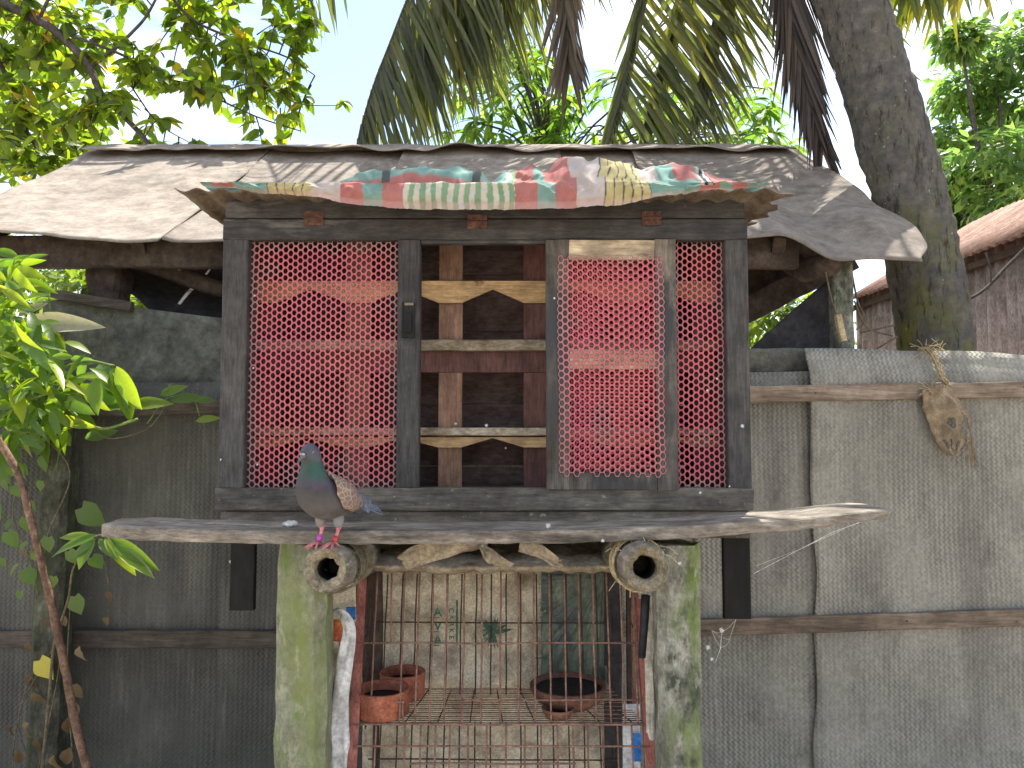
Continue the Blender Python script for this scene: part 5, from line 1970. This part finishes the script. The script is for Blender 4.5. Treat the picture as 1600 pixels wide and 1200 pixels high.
mid = thing('narrow_leaf_tree', 'bright green narrow leaved tree between the hanging palm fronds', 'tree', V((P(860, 200, 6.5).x, 6.5, 0)))
b0 = V((P(860, 200, 6.5).x, 6.5, 0))
part('trunk', tube(bmesh.new(), smooth_pts([b0, b0 + V((.1, 0, 2)), b0 + V((-.1, 0, 3.6)), b0 + V((.1, .1, 5.2))], 5), [lerp(.12, .03, i / 15) for i in range(16)], 8, jit=.1), m_bark, mid, True)
fol = bmesh.new()
limbs = bmesh.new()
cnt = 0
while cnt < 210:
    px, py = rnd.uniform(690, 1240), rnd.uniform(60, 300)
    dens = max(exp(-((px - 790) / 60) ** 2) * (py > 70), exp(-((px - 860) / 45) ** 2) * (py > 120), exp(-((px - 1000) / 110) ** 2) * .5 * (py > 110), exp(-((px - 1195) / 35) ** 2) * .7 * (py > 130), .6 * (py > 215))
    if rnd.random() > dens:
        continue
    cnt += 1
    p = P(px, py, rnd.uniform(5.8, 7.4))
    whorl(fol, p, rnd.randint(7, 12), .3, .2, .55)
    if cnt % 3 == 0:
        tube(limbs, smooth_pts([b0 + V((0, 0, min(p.z - .4, 4.6))), (b0 + V((0, 0, p.z - .2)) + p) / 2, p], 3), .012, 4, False)
part('limbs', limbs, m_bark, mid, False, kind='stuff')
part('crown', fol, m_leaf_mid, mid, True, kind='stuff')


# --- feathery tree at the right edge, farther away
def crown_tree(name, label, base, h, blobs, mat, leaf, per, wd=.45):
    t = thing(name, label, 'tree', base)
    part('trunk', tube(bmesh.new(), smooth_pts([base, base + V((.1, 0, h * .4)), base + V((-.1, 0, h * .8))], 6), [lerp(.2, .07, i / 12) for i in range(13)], 8, jit=.1), m_bark, t, True)
    lim = bmesh.new()
    for (c, r) in blobs:
        tube(lim, smooth_pts([base + V((0, 0, h * .45)), (base + V((0, 0, h * .6)) + c) / 2, c], 4), [lerp(.06, .015, i / 8) for i in range(9)], 5, False)
    part('limbs', lim, m_bark, t, False, kind='stuff')
    bm = bmesh.new()
    for (c, r) in blobs:
        for k in range(per):
            d = rdir(-1, 1) * (r * rnd.random() ** .45)
            d.z *= .7
            p = c + d
            ld = (d.normalized() + rdir(-.9, .2)).normalized()
            # a pinnate sprig: pairs of leaflets along a stalk
            for q in range(3):
                leaf_bm(leaf, wd, 2, .2, .3, 'lance', bm, frame(p + ld * leaf * .45 * q, (ld + rdir(-.6, .2) * .9), V((rnd.uniform(-.6, .6), rnd.uniform(-.6, .6), 1)), rnd.uniform(-.7, .7), rnd.uniform(.7, 1.2)))
    part('crown', bm, mat, t, True, kind='stuff')
    return t


YRT = 8.5
bl = []
for px, py, rp_ in ((1560, 90, 55), (1620, 60, 60), (1510, 140, 45), (1575, 170, 60), (1500, 215, 40), (1545, 250, 60), (1610, 230, 60), (1485, 285, 30), (1520, 320, 50), (1590, 310, 60), (1480, 345, 28), (1500, 60, 22), (1660, 160, 70)):
    bl.append((P(px, py, YRT + rnd.uniform(-.8, .8)), rp_ * PXL(YRT)))
crown_tree('feathery_tree', 'dense green feathery tree above the rusty house roof', V((P(1580, 671, YRT).x, YRT, 0)), 5.2, bl, m_leaf_right, .2, 170, .42)
bl = [(P(px, py, 7 + rnd.uniform(-.5, .5)), r * PXL(7)) for px, py, r in ((1205, 505, 40), (1240, 480, 28), (1180, 560, 50), (1270, 540, 40), (1150, 500, 40))]
crown_tree('garden_shrub', 'pale green shrub seen through the gap under the shed roof', V((P(1200, 671, 7).x, 7, 0)), 2.2, bl, m_leaf_far, .16, 90)
bl = [(P(px, py, 7.5 + rnd.uniform(-.5, .5)), r * PXL(7.5)) for px, py, r in ((130, 450, 60), (60, 430, 60), (0, 400, 70), (-60, 470, 70), (170, 500, 40), (60, 520, 60), (215, 450, 45), (180, 440, 40), (250, 480, 40))]
crown_tree('garden_shrub', 'sunlit yellow green shrub behind the tarpaulin at the far left', V((P(60, 671, 7.5).x, 7.5, 0)), 2.4, bl, m_leaf_far, .2, 80)
# far wood closing the view
bm = bmesh.new()
for k in range(5200):
    a = rnd.uniform(-75, 75)
    dist = rnd.uniform(26, 34)
    z = 6.0 * rnd.random() ** 1.2 * (.75 + .5 * noise.noise(V((a * .12, 0, 0))))
    p = V((sin(radians(a)) * dist, cos(radians(a)) * dist - 2, z))
    leaf_bm(.9, .6, 2, .2, .3, 'oval', bm, frame(p, rdir(-.6, .6), V((rnd.uniform(-.7, .7), rnd.uniform(-.7, .7), 1)), rnd.uniform(-1, 1), rnd.uniform(.7, 1.4)))
solo('distant_woods', bm, m_leaf_far, 'far line of green trees beyond the house and shed', None, True, kind='stuff')

# ------------------------------------------------------------------ plants at the left
YV = .72
pv = PXL(YV)
HM = [leaf_mesh('leaf', m, L=1.0, Wd=w_, fold=f_, droop=d_, shape='heart', segs=7) for m in (m_vine_dk,) for w_, f_, d_ in ((.95, .1, .25), (1.05, .25, .1), (.85, .2, .35))]
VM = {k: [leaf_mesh('leaf', m, L=1.0, Wd=w_, fold=f_, droop=d_, shape='lance', segs=8, wavy=.006) for w_, f_, d_ in ((.27, .35, .25), (.24, .25, .4), (.3, .5, .15))] for k, m in
      (('b', m_vine), ('d', m_vine_dk), ('p', m_leaf_pale), ('y', m_vine_yel), ('r', m_leaf_dry))}
YM = leaf_mesh('leaf', m_vine_yel, L=1.0, Wd=.85, fold=.1, droop=.2, shape='heart', segs=6)
DM = [leaf_mesh('leaf', m_leaf_dry, L=1.0, Wd=w_, fold=f_, droop=d_, shape='oval', segs=5, wavy=.05) for w_, f_, d_ in ((.6, .7, .4), (.5, 1.0, .7), (.7, .5, .8))]

shrub = thing('leafy_shrub', 'sunlit shrub with long bright green leaves over the left fence', 'shrub', V((P(-40, 671, .62).x, .62, 0)))
b0 = V((P(-40, 671, .62).x, .62, 0))
for pts in ([b0, P(-60, 900, .62), P(-40, 720, .62), P(20, 640, .62), P(90, 610, .6), P(100, 606, .6)], [P(-40, 720, .62), P(-20, 620, .66), P(10, 560, .68), P(50, 530, .66)],
            [P(20, 640, .62), P(70, 590, .64), P(130, 565, .6), P(178, 572, .58)], [P(-20, 620, .66), P(-5, 520, .7), P(20, 450, .72), P(15, 405, .75)],
            [P(-5, 520, .7), P(40, 500, .7), P(70, 470, .7)], [P(90, 610, .6), P(120, 650, .6), P(160, 670, .6), P(215, 655, .6)]):
    part('stem', tube(bmesh.new(), smooth_pts(pts, 5), .006, 6), m_green_stem, shrub, True)


def px_leaf(a, b, me_list, Y, parent, roll=None, toward=0.0, wscale=1.0, label=None):
    A, B = P(a[0], a[1], Y), P(b[0], b[1], Y - toward)
    d = B - A
    M4 = frame(A, d, V((rnd.uniform(-.3, .3), -1.0, .6)), roll if roll is not None else rnd.uniform(-.5, .5), d.length)
    M4 = M4 @ Matrix.Diagonal((1, wscale, 1, 1))
    piece('leaf', rnd.choice(me_list), M4, parent, label)


LL = [((92, 608), (102, 562), 'b'), ((98, 608), (150, 568), 'b'), ((98, 611), (168, 606), 'b'), ((98, 613), (142, 648), 'b'), ((60, 614), (74, 646), 'b'), ((88, 602), (60, 556), 'b'), ((50, 530), (76, 604), 'd'),
      ((64, 538), (98, 572), 'b'), ((158, 566), (174, 636), 'd'), ((176, 574), (210, 657), 'b'), ((200, 634), (264, 624), 'b'), ((160, 640), (200, 632), 'd'), ((110, 560), (150, 566), 'd'), ((100, 534), (138, 538), 'b'),
      ((20, 545), (60, 530), 'b'), ((10, 548), (-30, 560), 'b'), ((0, 540), (40, 560), 'd'), ((30, 590), (55, 570), 'b'), ((20, 600), (0, 640), 'b'), ((45, 600), (35, 648), 'd'), ((70, 620), (96, 650), 'b'),
      ((110, 625), (128, 655), 'b'), ((130, 615), (165, 640), 'b'), ((135, 560), (120, 600), 'd'), ((85, 520), (100, 545), 'b'), ((60, 500), (85, 520), 'b'), ((150, 590), (148, 645), 'b'), ((80, 560), (82, 600), 'b'),
      ((5, 460), (40, 430), 'b'), ((10, 440), (-20, 410), 'b'), ((12, 430), (30, 405), 'b'), ((8, 480), (45, 470), 'b'), ((0, 500), (30, 520), 'b'), ((5, 520), (40, 515), 'd'), ((15, 410), (45, 396), 'b'), ((20, 420), (55, 425), 'b')]
LL += [((150, 600), (196, 648), 'b'), ((140, 575), (186, 600), 'b'), ((120, 590), (172, 584), 'b'), ((105, 600), (120, 548), 'b'), ((130, 620), (186, 622), 'b'), ((70, 580), (118, 590), 'b'), ((110, 640), (150, 668), 'b'), ((172, 580), (196, 640), 'd'), ((182, 572), (216, 640), 'b'), ((90, 630), (84, 676), 'b'), ((60, 640), (92, 668), 'b')]
for a, b, k in LL:
    px_leaf(a, b, VM[k], rnd.uniform(.56, .7), shrub, toward=rnd.uniform(-.02, .08), wscale=rnd.uniform(1.0, 1.45))
px_leaf((24, 508), (156, 503), VM['p'], .66, shrub, roll=.2, wscale=.9, label='large bleached leaf full of holes')
px_leaf((28, 494), (68, 470), VM['p'], .67, shrub, roll=.3, wscale=1.2)
for k in range(400):
    px, py = rnd.uniform(-70, 120), rnd.uniform(395, 690)
    if px > 30 + (py - 400) * .35 or (py < 480 and px > 55):
        continue
    a = rnd.uniform(0, 2 * pi)
    L = rnd.uniform(28, 58)
    px_leaf((px, py), (px + L * cos(a), py + L * sin(a) * .7 + 12), VM[rnd.choice('bbbbd')], rnd.uniform(.46, .8), shrub, toward=rnd.uniform(-.08, .1), wscale=rnd.uniform(.75, 1.3), roll=rnd.uniform(-1.1, 1.1))

vine = thing('climbing_vine', 'climbing vine with heart shaped leaves on the mossy fence post', 'vine', V((P(90, 671, .78).x, .78, 0)))
for pts, m in (([V((P(60, 671, .78).x, .78, 0)), P(60, 1200, .78), P(95, 1010, .77), P(70, 860, .77), P(110, 740, .77), P(60, 660, .78), P(100, 560, .75)], m_dry_stem), ([P(100, 560, .75), P(80, 500, .74), P(72, 440, .74), P(40, 415, .74)], m_green_stem),
               ([P(100, 640, .72), P(135, 660, .72), P(170, 685, .72), P(230, 670, .74), P(262, 630, .76)], m_dry_stem), ([P(230, 662, .78), P(262, 622, .78), P(300, 622, .78), P(312, 650, .78)], m_green_stem),
               ([P(262, 624, .78), P(265, 600, .78)], m_green_stem), ([P(155, 490, .98), P(165, 520, .97), P(150, 545, .96), P(140, 560, .95)], m_dry_stem), ([P(180, 490, .98), P(165, 525, .97), P(160, 560, .96)], m_dry_stem),
               ([P(75, 1010, .76), P(40, 1080, .76), P(20, 1180, .76), P(30, 1240, .76)], m_dry_stem), ([P(110, 940, .76), P(105, 1060, .76), P(115, 1200, .76)], m_dry_stem), ([P(90, 1000, .76), P(30, 1120, .76), P(60, 1220, .76)], m_dry_stem),
               ([P(60, 930, .76), P(45, 870, .76), P(20, 800, .76), P(40, 730, .76)], m_dry_stem), ([P(162, 870, .76), P(170, 920, .77), P(168, 980, .77)], m_dry_stem)):
    part('tendril', tube(bmesh.new(), smooth_pts(pts, 6), .0028, 5), m, vine, True)
for px, py, s in ((45, 738, 34), (14, 716, 30), (62, 668, 40), (28, 694, 36), (92, 660, 30), (50, 822, 36), (138, 806, 42), (48, 902, 42), (128, 946, 38), (116, 872, 42), (12, 760, 28), (20, 842, 30), (70, 760, 30), (8, 660, 36), (66, 700, 30),
                  (-12, 800, 34), (100, 690, 26), (40, 640, 34), (84, 850, 30), (30, 770, 28), (58, 792, 24), (4, 690, 34), (76, 725, 28), (24, 738, 30), (-8, 740, 30), (110, 660, 24), (36, 930, 22), (90, 910, 26), (150, 880, 24), (60, 870, 26), (10, 880, 24)):
    s *= rnd.uniform(.65, 1.0)
    px_leaf((px - s * .3, py - s * .4), (px + rnd.uniform(-.5, .8) * s, py + s * rnd.uniform(.2, .6)), HM, rnd.uniform(.7, .78), vine)
for a, b, k in (((132, 685), (182, 672), 'd'), ((250, 618), (290, 600), 'b'), ((265, 626), (318, 616), 'b'), ((306, 626), (335, 624), 'b'), ((306, 658), (342, 650), 'b'), ((265, 606), (246, 614), 'd'), ((70, 450), (78, 462), 'b'), ((68, 430), (82, 428), 'b'),
                ((20, 810), (0, 830), 'd'), ((30, 880), (5, 900), 'd'), ((45, 845), (20, 862), 'd')):
    px_leaf(a, b, VM[k], .74, vine, wscale=1.3)
M4 = frame(P(62, 1032, .74), P(78, 1060, .72) - P(62, 1032, .74), V((0, -1, .3)), 0, 36 * pv)
piece('leaf', YM, M4, vine, 'yellow leaf')
for px, py, s in ((125, 1018, 22), (45, 1140, 26), (40, 862, 16), (170, 972, 18), (165, 932, 16), (100, 968, 18), (110, 1082, 26), (106, 1132, 28), (46, 1062, 24), (30, 1180, 26), (110, 1180, 30), (52, 1090, 20), (95, 1010, 20), (68, 975, 16), (85, 1190, 26),
                  (100, 1040, 18), (60, 1160, 22), (20, 1140, 20), (118, 1105, 24), (45, 1010, 18)):
    a = rnd.uniform(.2, 2.6)
    px_leaf((px, py - s * .4), (px + s * .8 * cos(a), py + s * .8 * sin(a)), DM, rnd.uniform(.72, .77), vine)

sprig = thing('young_shoot', 'young shoot with long pale sunlit leaves beside the plank end', 'shoot', P(92, 1000, .5))
part('stem', tube(bmesh.new(), smooth_pts([V((P(84, 1010, .6).x - .05, .6, 0)), P(74, 1120, .58), P(84, 1010, .52), P(98, 965, .5), P(108, 930, .46), P(116, 885, .42), P(150, 838, .34), P(178, 846, .34)], 5), [lerp(.007, .003, i / 35) for i in range(36)], 6), m_dry_stem, sprig, True)
for a, b, k, w_ in (((148, 838), (118, 888, ), 'b', 1.6), ((152, 836), (96, 850), 'b', 1.0), ((150, 840), (82, 832), 'b', .9), ((152, 840), (70, 852), 'd', 1.0), ((154, 842), (180, 872), 'd', 1.0), ((168, 836), (208, 892), 'b', 1.4), ((165, 838), (243, 886), 'b', .9), ((176, 850), (240, 900), 'd', .8),
                    ((150, 842), (110, 868), 'd', 1.2), ((165, 838), (178, 870), 'b', 1.0)):
    px_leaf(a, b, VM[k], .34, sprig, roll=rnd.uniform(-.3, .3), toward=rnd.uniform(0, .06), wscale=w_)

bm = tube(bmesh.new(), smooth_pts([P(-30, 640, .42), P(0, 690, .42), P(30, 745, .42), P(45, 800, .42), P(62, 870, .42), P(80, 940, .42), P(92, 1000, .42), P(105, 1060, .42), P(118, 1130, .42), P(140, 1215, .42), P(170, 1320, .42), V((-1.3, .45, 0))], 5),
          [lerp(.0125, .016, i / 55) for i in range(56)], 9, jit=.25)
solo('bare_stem', bm, m_stem, 'bare brown woody stem leaning across the left fence', 'stem', True)

# ------------------------------------------------------------------ burlap rag on the right fence
rag = thing('burlap_rag', 'torn brown burlap rag hanging from the right fence rail', 'rag', P(1478, 690, .88))
OUT_L = [(0, 1455), (.08, 1440), (.3, 1444), (.45, 1450), (.6, 1454), (.75, 1462), (.9, 1472), (1, 1486)]
OUT_R = [(0, 1482), (.1, 1494), (.3, 1508), (.5, 1518), (.7, 1520), (.8, 1520), (.9, 1508), (1, 1494)]
bm = bmesh.new()
vs = {}
for i in range(31):
    for j in range(41):
        u, v = i / 30, j / 40
        px = lerp(interp(OUT_L, v), interp(OUT_R, v), u)
        py = lerp(602, 712, v) + 3 * noise.noise(V((u * 4, v * 3, 1)))
        p = P(px, py, .875)
        p.y += .02 * noise.noise(V((u * 5, v * 4, 2))) - .02 * sin(pi * u) + .02 * abs(u - .5)
        vs[i, j] = bm.verts.new(p)
for i in range(30):
    for j in range(40):
        u, v = (i + .5) / 30, (j + .5) / 40
        if ((u - .48) / .1) ** 2 + ((v - .52) / .075) ** 2 < 1:
            continue
        if ((u - .84) / .1) ** 2 + ((v - .58) / .2) ** 2 < 1:
            continue
        if v > .78 and noise.noise(V((u * 8, v * 8, 4))) > .12:
            continue
        bm.faces.new((vs[i, j], vs[i + 1, j], vs[i + 1, j + 1], vs[i, j + 1]))
for v in [v for v in bm.verts if not v.link_faces]:
    bm.verts.remove(v)
part('cloth', bm, m_sackrag, rag, True, solid=.003)
bm = bmesh.new()
for k in range(18):
    p0 = P(rnd.uniform(1505, 1520), rnd.uniform(680, 690), .875)
    p1 = P(rnd.uniform(1505, 1530), rnd.uniform(715, 735), .87)
    tube(bm, [p0, (p0 + p1) / 2 + V((rnd.uniform(-.01, .01), -.01, 0)), p1], .0016, 4, False)
part('frayed_threads', bm, m_sackrag, rag, False, kind='stuff')
tie = thing('straw_rope', 'pale straw rope tied over the fence top above the rag', 'rope', P(1470, 570, .9))
bm = bmesh.new()
for k in range(9):
    o = V((rnd.uniform(-.006, .006), rnd.uniform(-.006, .006), rnd.uniform(-.006, .006)))
    tube(bm, [p + o * (1 + i % 2) for i, p in enumerate(smooth_pts([P(1436, 548, .96), P(1448, 546, .93), P(1458, 556, .91), P(1466, 572, .9), P(1474, 592, .89), P(1484, 606, .885)], 3))], .0025, 5, False)
part('strands', bm, m_straw, tie, True)
bm = bmesh.new()
for k in range(44):
    if k < 22:
        p0 = P(rnd.uniform(1436, 1480), rnd.uniform(545, 552), .93)
        p1 = p0 + V((rnd.uniform(-.08, .09), rnd.uniform(-.03, .02), rnd.uniform(-.04, .06)))
    else:
        p0 = P(1456 + rnd.uniform(-5, 5), 612 + rnd.uniform(-3, 5), .88)
        p1 = p0 + V((rnd.uniform(-.07, .02), rnd.uniform(-.03, 0), rnd.uniform(-.03, .06)))
    tube(bm, [p0, (p0 + p1) / 2 + V((0, 0, .008)), p1], .0015, 4, False)
part('loose_straws', bm, m_straw, tie, False, kind='stuff')

# dry sticks and creeper by the shed post
bm = bmesh.new()
for pts in ([P(1290, 425, 1.1), P(1300, 470, 1.08), P(1312, 500, 1.06), P(1320, 530, 1.06)], [P(1330, 420, 1.3), P(1340, 470, 1.3), P(1352, 500, 1.3), P(1338, 515, 1.3)], [P(1335, 470, 1.3), P(1355, 512, 1.3), P(1395, 525, 1.3)],
            [P(1310, 492, 1.1), P(1335, 485, 1.1)], [P(1345, 520, 1.4), P(1398, 508, 1.4)], [P(1370, 545, 1.4), P(1402, 526, 1.4)]):
    tube(bm, smooth_pts(pts, 4), .0045, 5, False, jit=.3)
solo('dry_creeper', bm, m_dry_stem, 'dry leafless creeper stems twisted round the pale shed post', 'creeper', True)
bm = beam(bmesh.new(), P(1309, 492, 1.06), P(1318, 532, 1.06), .028, .028, None, .006)
solo('split_stick', bm, m_straw, 'short split tan stick tied to the pale shed post', 'stick')
bm = tube(bmesh.new(), smooth_pts([P(1490, 478, 3.0), P(1535, 455, 3.0), P(1570, 420, 3.0), P(1610, 380, 3.0)], 5), .012, 6, jit=.3)
tube(bm, smooth_pts([P(1548, 446, 3.0), P(1548, 420, 3.0), P(1540, 395, 3.0)], 4), .007, 5)
solo('thin_branch', bm, m_bark, 'thin bare branch in front of the reddish tin wall', 'branch', True)

tw = [P(466, 265, 1.66), P(478, 268, 1.64), P(491, 273, 1.62)]
for p in tw:
    p.z = roof_z(p.x, p.y) + .03
solo('fallen_twig', tube(bmesh.new(), tw, [.012, .016, .009], 7, jit=.3), m_shed_wood, 'short dark twig lying on the grey felt roof', 'twig')

# ------------------------------------------------------------------ webs, feathers, droppings
bm = bmesh.new()
tube(bm, [P(1388, 800, -.1), P(1300, 832, -.05), P(1178, 896, .03)], .0008, 4, False)
tube(bm, [P(1320, 826, -.05), P(1250, 858, -.02), P(1182, 884, .03)], .0005, 4, False)
anch = [P(a, b, y) for a, b, y in ((1098, 965, .2), (1112, 985, .3), (1150, 968, .3), (1128, 988, .3), (1140, 1000, .3), (1104, 1020, .25), (1118, 1035, .3), (1100, 1058, .2), (1126, 1012, .3), (1108, 1000, .25))]
for i_, a_ in enumerate(anch):
    for b_ in anch[i_ + 1:]:
        if (a_ - b_).length < .075 and rnd.random() < .7:
            m_ = (a_ + b_) / 2 + V((rnd.uniform(-.004, .004), 0, -.006))
            tube(bm, [a_, m_, b_], rnd.choice((.0005, .0007, .0011)), 3, False)
solo('cobweb', bm, m_web, 'dusty white cobweb threads strung from plank to right loft leg', 'cobweb', False, kind='stuff')
fm = bmesh.new()
bmesh.ops.create_icosphere(fm, subdivisions=3, radius=.5)
for v in fm.verts:
    v.co *= .75 + .9 * max(0, noise.noise(v.co * 4)) + .4 * noise.noise(v.co * 9)
    v.co.y *= .45
for k in range(40):
    a = rnd.uniform(0, 2 * pi)
    L = rnd.uniform(.4, .95)
    p1 = V((cos(a) * L, rnd.uniform(-.35, .1), sin(a) * L))
    s_ = V((-sin(a), 0, cos(a))) * .035
    fm.faces.new([fm.verts.new(x_) for x_ in (s_, -s_, p1 * .7 - s_, p1, p1 * .7 + s_)])
fmesh = to_mesh('down', fm, m_fluff, False)
DOWN = [(1160, 666, -.004, 6, 'white down tuft on the right stile of the loft'), (1105, 610, .028, 5, 'upper of two white down tufts in the narrow right net'), (1120, 592, .028, 4, 'white down tuft near the top of the narrow right net'),
        (1138, 560, .02, 4, 'white down tuft at the net edge beside the right stile'), (1128, 985, .3, 10, 'largest white down tuft in the cobweb by the right loft leg'), (1106, 1012, .3, 8, 'white down tuft in the cobweb beside the grey post'),
        (1112, 1030, .28, 6, 'lowest white down tuft in the cobweb'), (866, 466, -.02, 4, 'white down speck on the left stile of the door'), (398, 462, .028, 4, 'top white down speck on the left net edge'),
        (396, 575, .028, 4, 'middle white down speck on the left net edge'), (402, 726, .028, 4, 'lowest white down speck on the left net edge'), (345, 718, -.004, 4, 'white down speck on the left stile of the loft'),
        (856, 822, -.26, 9, 'white down feather on the middle of the plank'), (942, 845, -.31, 6, 'white down feather hanging under the plank edge'), (790, 700, .2, 3, 'white down speck on the lower arched fascia'),
        (712, 662, .22, 5, 'left white down tuft on the lower nest shelf'), (760, 665, .22, 6, 'right white down tuft on the lower nest shelf'), (360, 878, .1, 5, 'white down tuft beside the left loft leg'),
        (1094, 770, -.005, 5, 'white down tuft on the bottom rail below the narrow net'), (1140, 760, -.005, 4, 'white down tuft on the bottom rail by the right stile'), (1062, 880, -.25, 6, 'white down star on the top of the grey post')]
for px, py, Y, sz, lab in DOWN:
    o = bpy.data.objects.new('down_feather', fmesh)
    COL.objects.link(o)
    o.location = P(px, py, Y)
    k = sz * .72 * PXL(Y)
    o.scale = (k, k, k * rnd.uniform(.6, 1.1))
    o.rotation_euler = (0, rnd.uniform(0, 6.28), 0)
    setp(o, lab, 'feather', 'white down feathers')
bm = bmesh.new()
bmesh.ops.create_icosphere(bm, subdivisions=3, radius=1, matrix=Matrix.Translation(P(454, 819, -.2)) @ Matrix.Diagonal((.024, .018, .010, 1)))
for v in bm.verts:
    v.co += V((1, 1, 1)) * .005 * noise.noise(v.co * 60)
    v.co.x += .006 * noise.noise(v.co * 40)
solo('dropping', bm, m_cere, 'white lump of droppings on the plank left of the pigeon', 'dropping', True)
